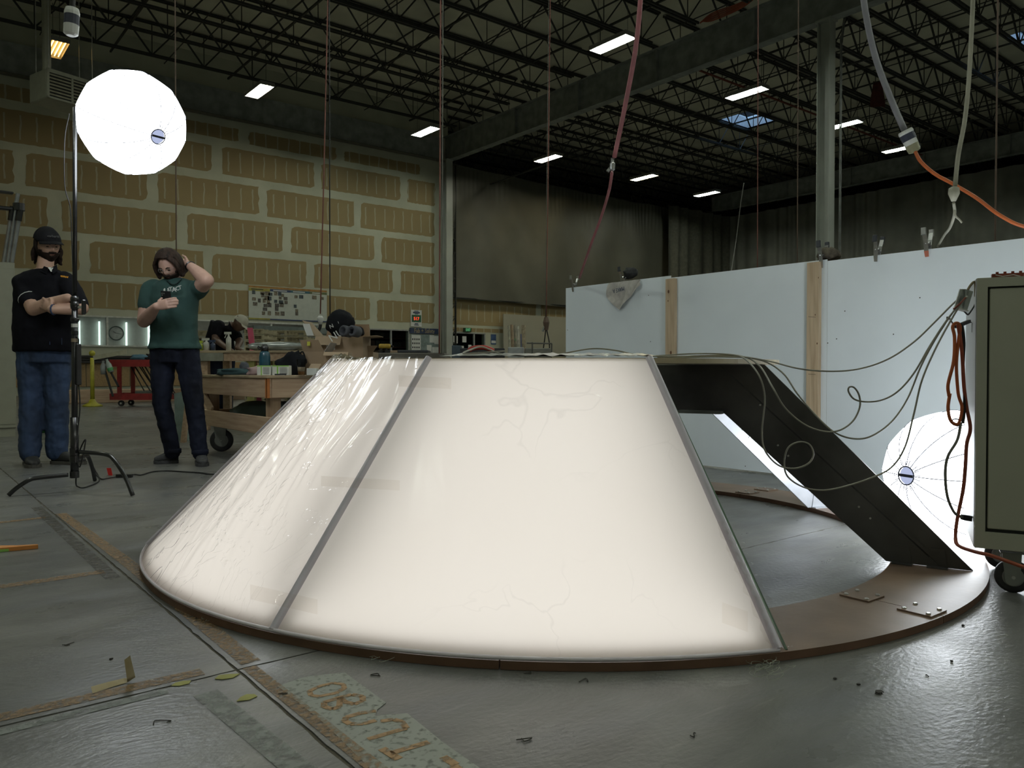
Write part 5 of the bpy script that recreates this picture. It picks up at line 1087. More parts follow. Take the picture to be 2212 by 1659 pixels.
# yellow post, red cart, sticks
q = fl(200, 878); yel = mat('safety_yellow', (.48, .44, .04), .45); t = thing('stanchion_post', 'yellow plastic stanchion post left of the red cart', 'post', (q.x, q.y, 0)); zt3 = aD(200, 757, q.dot(F)).z
MB().lathe((q.x, q.y, .0), UPZ, [(0, .19), (.03, .18), (.08, .08), (.15, .045)], 20).build('base', yel, t, smooth=True); MB().lathe((q.x, q.y, .1), UPZ, [(0, .042), (zt3-.25, .036)], 14).build('pole', yel, t, smooth=True); MB().ball((q.x, q.y, zt3-.06), .06, n=14).build('knob', yel, t, smooth=True)
red = mat('cart_red', (.30, .028, .028), .4); q = fl(262, 878); Dk = q.dot(F); a = aD(236, 800, Dk); b = aD(352, 800, Dk); L = (b-a).length; M = frame(V((a.x, a.y, 0)), R, F); zz = lambda y: aD(262, y, Dk).z
t = thing('red_utility_cart', 'red two-tier tool cart between the standing men', 'cart', (a.x, a.y, 0))
for z0, z1 in ((zz(792), zz(777)), (zz(864), zz(850))):
    MB().box((0, 0, z0), (L, .03, z1), M).box((0, .57, z0), (L, .6, z1), M).box((0, .03, z0), (.03, .57, z1), M).box((L-.03, .03, z0), (L, .57, z1), M).box((.03, .03, z0), (L-.03, .57, z0+.02), M).build('tray', red, t)
for x in (.16, L-.2): MB().box((x, -.005, zz(864)), (x+.08, .03, zz(780)), M).build('upright', red, t); MB().box((x, .57, zz(864)), (x+.08, .6, zz(780)), M).build('upright', red, t)
for x in (.2, L-.2):
    for y in (.08, .5): c = M @ V((x, y, .062)); k = MB().lathe(c - R*.0 - F*.02, F, [(0, .06), (.04, .06)], 16).build('wheel', rub, t); MB().lathe(c - F*.024, F, [(0, .02), (.048, .02)], 10).build('wheel_hub', bolt, k)
random.seed(14); za = zz(862) + .03; zb_ = zz(780)
for k in range(11): x = .42 + k*.055; MB().tube([M @ V((x + .25 + random.uniform(-.05, .1), .25, za+.05)), M @ V((x - .15, .1 + random.uniform(0, .2), zb_))], .012, 5).build('clamp_bar', bc, t)
MB().box((.5, .05, za), (L-.05, .5, za+.13), M).build('steel_tray', mat('dull_tray', (.12, .13, .11), .4), t)
q = M @ V((.5, .25, zb_+.0)); t2 = thing('blue_shop_towel', 'crumpled blue cloth on top of the red cart', 'cloth', q); blob(t2, 'cloth', q + UPZ*.07, .17, .12, .07, mat('shop_towel_blue', (.10, .20, .27), .9), 15, .3)
q = M @ V((.82, .25, zb_)); t2 = thing('cable_heap', 'heap of dark cables on the right end of the red cart', 'cables', q); random.seed(4)
for k in range(5): MB().tube(spline([q + V((random.uniform(-.2, .2), random.uniform(-.1, .1), .02 + random.uniform(0, .16))) for _ in range(6)], 5), .012, 5).build('cable', bc, t2)
a, b = aD(202, 773, Dk-.3), aD(273, 760, Dk-.3); single(MB().prism([a, b, b + (b-a).normalized().cross(F)*-.0 + UPZ*-.09 + R*.03, a - UPZ*.09 + R*.03], F*.02) if False else MB().bar(a - UPZ*.0, b, .02, .085), 'pale_batten', mat('pale_batten', (.45, .43, .31), .7), 'pale batten lying aslant over the yellow post and the red cart', 'board')
for k, (x0, y0, x1, y1, lab) in enumerate(((222, 785, 244, 856, 'first of the dark poles leaning beside the cart, with yellow tape'), (232, 790, 256, 835, 'shorter dark pole leaning between the bottles and the cart'))):
    single(MB().tube([aD(x0, y0, Dk-.2), aD(x1, y1, Dk-.35)], .022, 6), 'leaning_pole', bc, lab, 'pole')
for k, (x, y, tl, cc) in enumerate(((223, 796, 0, (.32, .34, .34)), (236, 792, .35, (.38, .44, .40)))):
    c = aD(x, y, Dk-.25); ax_ = UPZ*math.cos(tl) - R*math.sin(tl); t2 = thing('hanging_bottle', ['pale grey bottle hanging at the end of the red cart', 'pale bottle with a green label, tilted at the cart end'][k], 'bottle', c)
    MB().lathe(c - ax_*.12, ax_, [(0, .05), (.16, .055), (.24, .025), (.28, .025)], 14).build('bottle_body', mat('dull_bottle_%d' % k, cc, .5), t2, smooth=True)
    if k: MB().lathe(c - ax_*.09, ax_, [(0, .0525), (.06, .056)], 14).build('green_label', mat('label_green', (.08, .35, .12), .6), t2)
for k, (z, lab) in enumerate(((zz(758), 'upper dark rail on the wall under the windows'), (zz(765), 'middle dark rail on the wall under the windows'), (zz(772), 'lower dark rail on the wall under the windows'))):
    single(MB().bar((3.9, YW-.12, z*1.05 - .05), (7.2, YW-.12, z*1.05 - .05), .08, .09), 'pipe_rack_bar', mat('rail_black', (.02, .018, .017), .6), lab, 'rail')
single(MB().bbox((3.0, 19.6, 0), (8.2, 20.1, .30), .01), 'timber_pile', lumx, 'low pile of pale timber on the floor below the windows', 'timber')
q = fl(395, 895, 0); single(MB().prism([aD(376, 850, 8.2), aD(398, 845, 8.2), zp4(404, 8.2), zp4(378, 8.2)], F*.05), 'green_board', mat('mint_board', (.20, .26, .24), .7), 'mint green board leaning by the workbench', 'board')
single(MB().prism([zp4(388, 8.0), aD(400, 862, 8.0), aD(407, 864, 8.0), zp4(398, 8.0)], F*.05), 'brown_offcut', lumber, 'brown offcut leaning by the workbench', 'offcut')
q = fl(88, 935); single(MB().tube([q + UPZ*.06 - R*.12, q + UPZ*.06 + R*.2], .06, 10), 'green_roll', mat('green_roll', (.03, .22, .06), .6), 'green roll on the floor behind the man in black', 'roll')
q = fl(94, 905); single(MB().bbox((q.x-.1, q.y, 0), (q.x+.12, q.y+.2, .22), .01), 'orange_bucket', mat('dull_orange', (.32, .12, .05), .6), 'dull orange block seen between the legs of the man in black', 'block')
# right of centre, behind the cone
q = aD(985, 768, 12); mach = mat('dark_machine', (.035, .038, .045), .5)
def farbox(name, x0, x1, y0, y1, D, dep, m, lab, cat='box', z0=None):
    a = aD(x0, y1, D); b = aD(x1, y0, D); zl = a.z if z0 is None else z0; M = frame(V((a.x, a.y, 0)), R, F); L = (aD(x1, y1, D) - a).length
    return single(MB().bbox((0, 0, zl), (L, dep, b.z), .01, M), name, m, lab, cat)
farbox('work_table', 790, 960, 762, 800, 9.0, .9, mat('dull_table', (.13, .12, .10), .7), 'dark table behind the cone, under the drills', 'table', 0)
zt_ = aD(790, 762, 9.0).z
farbox('tool_case', 858, 925, 756, 762, 9.2, .3, mach, 'flat dark tool case right of the yellow drills', 'case', zt_+.001)
farbox('kraft_wrap', 838, 888, 757, 762, 9.5, .3, card, 'flat kraft paper bundle behind the drills', 'paper', zt_+.001)
dy = mat('drill_yellow', (.45, .30, .03), .5)
for k, x in enumerate((824, 835)):
    c = aD(x, 748, 9.1); t = thing('cordless_drill', ['left yellow cordless drill standing on its battery', 'right yellow cordless drill standing on its battery'][k], 'drill', (c.x, c.y, zt_)); 
    MB().lathe(c - R*.03, R, [(0, .018), (.01, .028), (.06, .028), (.08, .018)], 12).build('motor_housing', dy, t); MB().lathe(c + R*.05, R, [(0, .014), (.03, .010)], 10).build('chuck', blackm, t)
    MB().bar(c - UPZ*.01 - R*.01, V((c.x, c.y, zt_+.03)) - R*.005, .03, .022).build('handle', blackm, t); MB().bbox((-.035, -.03, 0), (.035, .03, .035), .005, Matrix.Translation(V((c.x, c.y, zt_)))).build('battery', blackm, t)
farbox('blue_bin', 976, 995, 746, 772, 13.2, .4, mat('slate_blue', (.06, .09, .12), .6), 'slate blue bin below the exit door', 'bin', 0)
farbox('dark_machine', 994, 1090, 752, 790, 12, .6, mach, 'long dark machine behind the cone cables', 'machine', 0)
q = aD(1040, 754, 11.4); t = thing('red_case', 'red curved case under the arching cable', 'case', (q.x, q.y, .6)); MB().tube(spline([q - R*.18 - UPZ*.03, q - R*.13 + UPZ*.01, q + R*.05 + UPZ*.02, q + R*.18 - UPZ*.03], 5), .035, 8).build('red_shell', mat('case_red', (.45, .03, .02), .5), t, smooth=True); MB().box((q.x-.15, q.y-.12, .0), (q.x+.15, q.y+.12, q.z-.04)).build('case_base', mach, t)
farbox('white_crate', 1097, 1132, 750, 785, 11, .5, mat('pale_crate', (.36, .38, .38), .6), 'pale crate below the paper rolls', 'crate', 0)
farbox('grey_crate', 1134, 1190, 752, 785, 11.5, .5, mat('grey_crate', (.22, .22, .19), .6), 'grey crate with a rail above it, left of the screen', 'crate', 0)
mb = MB(); 
for p, q in (((1138, 741), (1192, 742)), ((1192, 742), (1191, 775)), ((1150, 739), (1150, 768))): mb.tube([aD(*p, 11.3), aD(*q, 11.3)], .012, 6)
single(mb, 'cart_rail', mat('rail_grey', (.12, .12, .11), .5), 'thin grey cart rail in front of the beige sheet', 'rail')
for k, (x0, x1, yt, lean, cc) in enumerate(((1096, 1101, 704, -6, (.28, .27, .2)), (1102, 1109, 702, -5, (.24, .17, .10)), (1109, 1116, 703, -4, (.20, .18, .13)), (1116, 1121, 705, -4, (.35, .33, .27)), (1124, 1127, 722, -2, (.08, .09, .16)), (1126, 1136, 703, 0, (.27, .22, .14)))):
    c0, c1 = aD((x0+x1)/2 - lean*1.6, 768, 13 + k*.1), aD((x0+x1)/2, yt, 13.2 + k*.1); c0.z = .01; r_ = (aD(x1, yt, 13) - aD(x0, yt, 13)).length/2
    t = thing('paper_roll', ['slim pale roll leaning at the far left of the roll stand', 'brown roll, second from left', 'speckled brown roll with a green tag', 'pale roll in the middle of the roll stand', 'slim navy roll leaning between tan rolls', 'thick tan roll, rightmost of the roll stand'][k], 'roll', c0, 'paper rolls standing by the beige sheet'); mm = mat('roll_%d' % k, cc, .8, var=.2, scale=20)
    MB().tube([c0, c1], r_, 12).build('roll_body', mm, t, smooth=True); MB().tube([c1 + (c1-c0).normalized()*.001, c1 + (c1-c0).normalized()*.004], r_*.6, 10).build('roll_core', dark_joint, t)
    if k == 2: MB().bar(aD(1112, 731, 13.1), aD(1114, 736, 13.1), .05, .01).build('green_tag', mat('label_green', (.08, .35, .12)), t)
# ================================================================== FLOOR SCRAPS
q = [fl(200, 1500), fl(250, 1492), fl(275, 1476)]
t = thing('peeled_tape', 'curled strip of masking tape standing up from the floor joint', 'tape', q[0])
def tp1(u, v):
    if u < .75: k = u/.75; p = q[0]*(1-k) + q[2]*k; return p + UPZ*(.002 + .010*v*(1 - .5*k)) + V((0, .018*v, 0)) + F*.004*math.sin(k*3)
    k = (u-.75)/.25; p = q[2]; return p + UPZ*(.002 + .055*k + .008*v) + V((.018*v*(1-k*.3) - .006*k, .0, 0))
MB().grid(tp1, 24, 3).build('tape_curl', mat('masking_tape', (.48, .44, .32), .7, dark=(.34, .27, .14), scale=9), t, smooth=True)
a, b = fl(-30, 1192), fl(82, 1185); t = thing('orange_shim', 'pointed orange wooden shim on the floor at the left edge', 'shim', a)
MB().prism([a + V((0, -.03, .001)), a + (b-a)*.5 + V((0, -.022, .001)), b + V((0, -.006, .001)), b + V((.0, .008, .001)), a + (b-a)*.6 + V((0, .012, .001)), a + V((0, .05, .001))], UPZ*.016).build('shim', mat('orange_wood', (.55, .22, .05), .6), t)
MB().prism([a + V((0, -.034, .001)), a + (b-a)*.42 + V((0, -.026, .001)), a + (b-a)*.42 + V((0, -.0235, .001)), a + V((0, -.031, .001))], UPZ*.010).build('green_edge', grn, t)
fib = mat('pale_fibre', (.34, .36, .29), .7)
for nm, x, y, n_, s, lab in (('fibre_tangle', 1655, 1447, 22, .05, 'pale tangle of plastic threads on the floor below the right cone edge'), ('fibre_tangle', 456, 1338, 7, .03, 'small thread tangle at the ring edge, left of the seam'), ('fibre_thread', 822, 1428, 3, .035, 'single curled thread at the ring below the left seam')):
    c = fl(x, y); random.seed(x); mb = MB()
    for k in range(n_): q = c + V((random.gauss(0, s*.5), random.gauss(0, s*.3), .003)); ph_ = random.random()*6; rr = random.uniform(.008, .022); mb.tube([q + V((rr*math.cos(ph_ + i*.5)*(1 + .3*math.sin(i)) + i*.001*random.random(), rr*.7*math.sin(ph_ + i*.5), .002 + .007*abs(math.sin(i*.4 + ph_)))) for i in range(random.randint(7, 14))], .0006, 3)
    tag(single(mb, nm, fib, lab, 'thread'), kind='stuff')
random.seed(77)
for k, (x, y, s) in enumerate(((1898, 1497, 1.4), (2056, 1430, .7), (1803, 1467, .8), (1855, 1480, .7), (2080, 1352, .7), (240, 1425, .6))):
    c = fl(x, y); single(MB().prism([c + V((.008*s*math.cos(i*1.2)*random.uniform(.6, 1.2), .006*s*math.sin(i*1.2)*random.uniform(.6, 1.2), .001)) for i in range(5)], UPZ*.003), 'debris_chip', dark_joint, ['dark chip on the floor, right foreground', 'small chip nearest the right floor glare', 'chip right of the thread tangle', 'tiny chip between the thread tangle and the right chip', 'chip on the floor right of the ring', 'chip left of the crossed floor joints'][k], 'debris')
# ================================================================== PEOPLE
def loft(mb, secs, n=24, pw=1.0):
    k = len(mb.v); c0, a0, b0 = secs[0]; c1, a1, b1 = secs[-1]
    secs = [(V(c0) , V(a0)*.5, V(b0)*.5)] + [(V(c), V(a), V(b)) for c, a, b in secs] + [(V(c1), V(a1)*.5, V(b1)*.5)]
    for c, a, b in secs:
        for j in range(n):
            t = 2*math.pi*j/n; x, y = math.cos(t), math.sin(t)
            x = math.copysign(abs(x)**pw, x); y = math.copysign(abs(y)**pw, y); mb.v.append(c + a*x + b*y)
    for i in range(len(secs)-1):
        for j in range(n): j2 = (j+1) % n; mb.f.append([k+i*n+j, k+i*n+j2, k+(i+1)*n+j2, k+(i+1)*n+j]); mb.m.append(0)
    mb.f.append([k+j for j in range(n)][::-1]); mb.m.append(0); mb.f.append([k+(len(secs)-1)*n+j for j in range(n)]); mb.m.append(0)
def limb(mb, pts, rs, n=14):
    pts = [V(p) for p in pts]; P = []; Q = []
    for i in range(len(pts)-1):
        for k in range(4):
            t = k/4; P.append(pts[i].lerp(pts[i+1], t)); Q.append(rs[i] + (rs[i+1]-rs[i])*t)
    P.append(pts[-1]); Q.append(rs[-1]); mb.tube(P, Q, n)
    for p, r in zip(pts, rs): mb.ball(p, r*.985, n=n)
def hand(mb, w_, d, nrm, curl=.5, flip=1, thumb=.6, s=1.0):
    d = V(d).normalized(); nrm = V(nrm); nrm = (nrm - d*nrm.dot(d)).normalized(); sd = d.cross(nrm)*flip
    loft(mb, [(w_, sd*.026*s, nrm*.019*s), (w_ + d*.03*s, sd*.036*s, nrm*.017*s), (w_ + d*.085*s, sd*.041*s, nrm*.014*s)], 14)
    for i, L in enumerate((.070, .079, .074, .058)):
        p = w_ + d*.082*s + sd*(.0315 - .021*i)*s; a = curl*.55; dirv = d
        for sgl in (.46, .31, .25):
            dirv = (d*math.cos(a) + nrm*math.sin(a)).normalized(); q = p + dirv*L*sgl*s; mb.tube([p, q], [.0088*s, .0078*s], 8); mb.ball(q, .0079*s, n=8); p = q; a += curl*.75
    p = w_ + d*.022*s + sd*.030*s; dv = (d*.62 + sd*.62 + nrm*thumb*.6).normalized(); q = p + dv*.036*s; mb.tube([p, q], [.012*s, .0098*s], 8); mb.ball(q, .0098*s, n=8)
    dv = (d*.85 + sd*.25 + nrm*thumb).normalized(); mb.tube([q, q + dv*.030*s], [.0096*s, .008*s], 8); mb.ball(q + dv*.030*s, .008*s, n=8)
class Head:
    def __init__(s, c, fwd, up, k=1.0):
        y = V(fwd).normalized(); z = V(up); z = (z - y*z.dot(y)).normalized(); x = y.cross(z)
        s.M = Matrix((( *x, ), ( *y, ), ( *z, ))).transposed(); s.c = V(c); s.k = k
    def P(s, x, y, z): return s.c + s.M @ V((x, y, z)) * s.k
    def surf(s, dx, dy, dz, off=0):
        G = lambda a, m, w_: math.exp(-((a-m)/w_)**2)
        W, D, H = .075, .096, .117; f = max(0, dy)
        low = max(0, -dz)
        w_ = W * (1 - .34*low**1.6) * (1 + .02*G(dz, .2, .3)); d_ = D * (1 - .10*low**2 if dy > 0 else 1 - .42*low**1.2) * (.95 if dy > 0 else 1.04)
        x, y, z = dx*w_, dy*d_, dz*H
        if dy > 0:
            y += .019*G(dx, 0, .12)*G(dz, -.12, .16)*f + .010*G(dx, 0, .16)*G(dz, -.24, .08)
            y -= .011*G(abs(dx), .40, .17)*G(dz, .03, .10); y += .005*G(abs(dx), .35, .3)*G(dz, .20, .08)
            y += .006*G(dx, 0, .28)*G(dz, -.50, .07) + .007*G(dx, 0, .25)*G(dz, -.80, .14); y += .004*G(abs(dx), .55, .2)*G(dz, -.18, .15)
        n_ = V((dx/W, dy/D, dz/H)).normalized()
        return s.P(x + n_.x*off, y + n_.y*off, z + n_.z*off)
    def skull(s, mb, nu=44, nv=32):
        k = len(mb.v)
        for i in range(nv+1):
            a = math.pi*i/nv
            for j in range(nu):
                t = 2*math.pi*j/nu; mb.v.append(s.surf(math.sin(a)*math.cos(t), math.sin(a)*math.sin(t), math.cos(a)))
        for i in range(nv):
            for j in range(nu): j2 = (j+1) % nu; mb.f.append([k+i*nu+j, k+(i+1)*nu+j, k+(i+1)*nu+j2, k+i*nu+j2]); mb.m.append(0)
        for sx in (-1, 1):
            R3 = s.M @ Matrix.Rotation(sx*.35, 3, 'Z'); mb.ball(s.P(sx*.078, -.008, -.004), .006*s.k, .018*s.k, .031*s.k, 12, R3); mb.ball(s.P(sx*.080, -.003, -.026), .005*s.k, .009*s.k, .012*s.k, 10, R3)
    def patch(s, name, fn, m, parent, thick=.012, nu=110, nv=80, seed=0):   # fn(dx,dy,dz) -> offset or None
        mb = MB(); idx = {}
        for i in range(nv+1):
            a = math.pi*i/nv
            for j in range(nu):
                t = 2*math.pi*j/nu; d = V((math.sin(a)*math.cos(t), math.sin(a)*math.sin(t), math.cos(a))); o_ = fn(*d)
                if o_ is None: continue
                idx[(i, j)] = len(mb.v); q = noise.noise(d*9 + V((seed, 0, 0)))*.5 + noise.noise(V((d.x*22, d.y*22, d.z*5 + seed)))*.5
                mb.v.append(s.surf(d.x, d.y, d.z, o_*(1 + .35*q)))
        for i in range(nv):
            for j in range(nu):
                q = [(i, j), (i+1, j), (i+1, (j+1) % nu), (i, (j+1) % nu)]
                if all(p in idx for p in q): mb.f.append([idx[p] for p in q]); mb.m.append(0)
        o = mb.build(name, m, parent, smooth=True); sm_ = o.modifiers.new('Smooth', 'SMOOTH'); sm_.iterations = 6; sm_.factor = .7; md = o.modifiers.new('Solidify', 'SOLIDIFY'); md.thickness = thick; md.offset = -1 if False else 0
        return o
def fuse(o, vox, disp=0, dscale=.12, sm=4, fac=.5):
    r = o.modifiers.new('Remesh', 'REMESH'); r.mode = 'VOXEL'; r.voxel_size = vox; r.use_smooth_shade = True
    q = o.modifiers.new('Smooth', 'SMOOTH'); q.iterations = sm; q.factor = fac
    if disp:
        tx = bpy.data.textures.new('folds', 'CLOUDS'); tx.noise_scale = dscale; tx.noise_depth = 2
        d = o.modifiers.new('Displace', 'DISPLACE'); d.texture = tx; d.strength = disp; d.mid_level = .5; d.texture_coords = 'LOCAL'
    return o
skin = mat('fair_skin', (.46, .285, .205), .55, var=.05, scale=12); skin2 = mat('ruddy_skin', (.50, .31, .245), .55, var=.05, scale=12); skin3 = mat('dark_skin', (.10, .055, .036), .5, var=.05)
hair = mat('dark_brown_hair', (.022, .013, .009), .75, spec=.2, var=.3, scale=40, stretch=(1, 1, .2)); hair2 = mat('brown_hair', (.035, .020, .014), .7, spec=.25, var=.3, scale=40, stretch=(1, 1, .2))
blackcloth = mat('black_polo_cloth', (.008, .008, .011), .9, spec=.12, bump=.1, bscale=30); greencloth = mat('deep_green_jersey', (.022, .062, .055), .85, var=.08, scale=5, bump=.1, bscale=30)
denim = mat('blue_denim', (.030, .055, .115), .85, var=.25, scale=7, bump=.15, bscale=25, stretch=(1, 1, .5)); denim2 = mat('dark_indigo_denim', (.012, .015, .030), .85, spec=.2, var=.35, scale=6, bump=.15, bscale=25, stretch=(1, 1, .5))
capm = mat('charcoal_cap', (.012, .012, .014), .9, spec=.15); shoe1 = mat('dark_work_shoe', (.030, .030, .028), .7, var=.3, scale=20); sole = mat('grey_brown_sole', (.075, .070, .058), .7); shoe2 = mat('charcoal_wool_shoe', (.055, .055, .058), .9, var=.15, scale=40)
eyem = mat('dark_eye', (.02, .015, .012), .3); lens = glass_material('spectacle_glass', (.96, .97, .97)); lip = mat('lip_tone', (.36, .17, .14), .5)
def face(H, t, glasses=None, lids=True, dn=0):
    for sx in (-1, 1):
        MB().ball(H.P(sx*.030, .0775, .004 - dn), .011, .008, .005, 10, H.M).build('eye', eyem, t, smooth=True)
        MB().tube([H.P(sx*.016, .0895, .020), H.P(sx*.032, .090, .026), H.P(sx*.047, .082, .022)], [.003, .0035, .002], 6).build('eyebrow', hair, t)
    MB().tube([H.P(-.021, .083, -.056), H.P(0, .0905, -.0545), H.P(.021, .083, -.056)], [.002, .004, .002], 6).build('mouth', lip, t)
    if glasses:
        for sx in (-1, 1):
            MB().tube([H.P(sx*.032 + .021*math.cos(a), .099 - .010*abs(sx*.032 + .021*math.cos(a))/.05, .002 + .016*math.sin(a)) for a in [i*math.pi/8 for i in range(16)]], .0011, 5, closed=True).build('glasses_rim', glasses, t)
            MB().tube([H.P(sx*.053, .088, .006), H.P(sx*.078, .02, .006), H.P(sx*.080, -.01, -.002)], .0012, 5).build('glasses_arm', glasses, t)
        MB().tube([H.P(-.011, .103, .005), H.P(.011, .103, .005)], .0012, 5).build('glasses_bridge', glasses, t)
def shoe(parent, heel, toe, m, ms, w_=.046, name='shoe'):
    heel = V((heel.x, heel.y, 0)); toe = V((toe.x, toe.y, 0)); d = (toe-heel).normalized(); L = (toe-heel).length; sd = d.cross(UPZ); mb = MB()
    for t_, ww, hh in ((.0, .60, .062), (.12, .78, .085), (.28, .82, .098), (.45, .85, .085), (.65, .98, .062), (.82, .96, .048), (.94, .72, .040), (1.0, .40, .030)):
        mb.v += []
        S = (heel + d*L*t_ + UPZ*(.018 + hh/2*.9), sd*w_*ww, UPZ*hh*.5)
        mb.__dict__.setdefault('S', []).append(S)
    loft(mb, mb.S, 16, .85); o = mb.build(name, m, parent, smooth=True)
    md = o.modifiers.new('Subdivision', 'SUBSURF'); md.levels = 1; md.render_levels = 1
    s2 = MB(); P = []
    for t_, ww in ((0, .55), (.1, .85), (.3, .86), (.5, .88), (.7, 1.04), (.86, 1.0), (.97, .7), (1.02, .25)): P.append((t_, ww))
    poly = [heel + d*L*a + sd*w_*b*1.05 + UPZ*.001 for a, b in P] + [heel + d*L*a - sd*w_*b*1.05 + UPZ*.001 for a, b in reversed(P)]
    s2.prism(poly, UPZ*.024).build('sole', ms, o)
    for k in range(3): q = heel + d*L*(.40 + .09*k) + UPZ*(.103 - .014*k); MB().tube([q - sd*.022, q + sd*.022 - d*.006], .0025, 5).build('lace', ms, o)
    return o
# ---------------- man in black, arms crossed
D1 = 6.10
def p1(x, y, d=0): return aD(x, y, D1 + d)
m1 = thing('person', 'man in black polo and dark cap, long hair and beard, standing arms crossed', 'person', V((*(fl(90, 1003)[:2]), 0)))
H1 = Head(p1(103.5, 531), R*.76 - F*.62 - UPZ*.22, UPZ*.96 + R*.16 - F*.22, 1.02)
b = MB(); H1.skull(b); limb(b, [H1.P(0, -.025, -.05), p1(97, 583), p1(96, 600)], [.058, .060, .075])
def torso(b, D, secs, sh=0):
    loft(b, [(aD(cx, y, D + dd), R*hw, F*hd) for y, cx, hw, hd, dd in secs], 28, .88)
T1 = [(582, 98, .085, .075, .01), (590, 97, .165, .10, .01), (602, 96, .208, .122, 0), (630, 95, .222, .14, 0), (670, 95, .222, .15, -.01), (710, 95, .226, .155, -.015), (742, 96, .224, .15, -.01)]
torso(b, D1, [(y, c, hw*.93, hd*.92, dd) for y, c, hw, hd, dd in T1])
RS1, RE1, RW1 = p1(50, 612, -.02), p1(72, 668, -.17), p1(146, 643, -.23)
LS1, LE1, LW1 = p1(146, 612, -.02), p1(176, 666, -.14), p1(112, 669, -.27)
limb(b, [RS1, RE1], [.062, .052]); limb(b, [RE1, RE1.lerp(RW1, .35), RW1], [.050, .050, .032]); hand(b, RW1, LS1.lerp(LE1, .75) - RW1 + R*.02, UPZ*-.6 + F*.8, .55, 1, .2, 1.05)
limb(b, [LS1, LE1], [.062, .052]); limb(b, [LE1, LE1.lerp(LW1, .35), LW1], [.048, .048, .032]); hand(b, LW1, p1(86, 652, -.235) - LW1, F*1 + R*.2, .35, -1, .2, 1.0)
def zp(x, D, z): q = aD(x, 800, D); return V((q.x, q.y, z))
LEG1 = [([zp(71, D1, .93), zp(67, D1-.02, .50), zp(62, D1-.04, .10)], [.095, .062, .048]), ([zp(119, D1+.02, .93), zp(123, D1+.03, .50), zp(121, D1+.08, .10)], [.095, .062, .048])]
for P, r_ in LEG1: limb(b, P, r_)
loft(b, [(zp(95, D1, .86), R*.17, F*.11), (zp(95, D1, .98), R*.19, F*.12)], 20)
fuse(b.build('body', skin, m1, smooth=True), .0062, sm=3)
s1 = MB(); torso(s1, D1, T1 + [(757, 96, .228, .152, 0), (760, 96, .226, .15, 0)]); limb(s1, [p1(60, 606, 0), RS1, RS1.lerp(RE1, .66)], [.075, .078, .074]); limb(s1, [p1(136, 606, 0), LS1, LS1.lerp(LE1, .84)], [.075, .078, .070])
fuse(s1.build('polo_shirt', blackcloth, m1, smooth=True), .009, .016, .10, 5)
q = RS1.lerp(RE1, .665); ax_ = (RE1-RS1).normalized(); a_ = ax_.cross(F).normalized(); b_ = ax_.cross(a_); MB().tube([q - ax_*.015 + (a_*math.cos(i*.4) + b_*math.sin(i*.4))*.0755 for i in range(16)], .003, 5, closed=True).build('sleeve_piping', lt, m1)
for sx in (-1, 1): MB().prism([p1(107 + sx*4, 578, -.085), p1(105 + sx*17, 572, -.02), p1(105 + sx*19, 586, -.09), p1(107 + sx*7, 592, -.118)], F*.006).build('collar', blackcloth, m1)
MB().prism([p1(103, 577, -.080), p1(114, 578, -.080), p1(110, 587, -.112)], F*.010).build('undershirt', lt, m1)
lg = MB(); [lg.bar(p1(131 + k*2.1, 596 + k*.35, -.130), p1(132.4 + k*2.1, 596.3 + k*.35 + (k % 3)*.4, -.130), .003, .010 + .004*(k % 2)) for k in range(8)]; tag(lg.build('shirt_logo', mat('logo_orange', (.65, .30, .03), .6), m1), kind='stuff')
MB().tube([LW1.lerp(LE1, .05) + (UPZ*math.cos(i*.5) + F*math.sin(i*.5))*.036 for i in range(13)], .007, 6).build('wrist_band', navy, m1)
def jeans(parent, LEG, hipx, D, m, rr, cuff=0, waist=(.19, .125)):
    j = MB()
    for (P, r_), R_ in zip(LEG, rr): limb(j, [P[0], P[0].lerp(P[1], .45), P[1], P[1].lerp(P[2], .5), P[2] + UPZ*(.0)], R_)
    loft(j, [(zp(hipx, D, .80), R*waist[0]*.96, F*waist[1]), (zp(hipx, D, .90), R*waist[0], F*waist[1]), (zp(hipx, D, 1.0), R*waist[0]*.97, F*waist[1]*.95)], 24)
    return fuse(j.build('jeans', m, parent, smooth=True), .009, .020, .07, 4)
jeans(m1, LEG1, 95, D1, denim, ([.115, .108, .083, .084, .078], [.115, .108, .083, .084, .080]), waist=(.205, .13))
for k, (x, d) in enumerate(((56, 0), (80, .005), (108, .005), (134, 0))): MB().bar(zp(x, D1-.145+d, .985), zp(x, D1-.145+d, .935), .012, .004).build('belt_loop', denim, m1)
shoe(m1, zp(60, D1+.08, 0), zp(72, D1-.20, 0), shoe1, sole, .052); shoe(m1, zp(112, D1+.09, 0), zp(181, D1+.03, 0), shoe1, sole, .050)
face(H1, m1, mat('thin_spectacles', (.25, .22, .2), .3, .5), dn=.002)
H1.patch('beard', lambda x, y, z: (.009 if z < -.32 or abs(x) > .5 else .006) if (y > -.25 and z < -.18 and not (y > .5 and (x/.22)**2 + ((z+.475)/.055)**2 < 1) and not (z > -.34 and abs(x) < .75 and y > .3 and not (abs(x) < .36 and z < -.27)) and (abs(x) > .62 or z < -.27)) else None, hair, m1, .010, seed=3)
H1.patch('hair', lambda x, y, z: .010 if (y < .20 and -.60 < z < .38) and (y < -.15 or z < -.2 or abs(x) > .8) else None, hair, m1, .014, seed=1)
hb = MB(); random.seed(12)
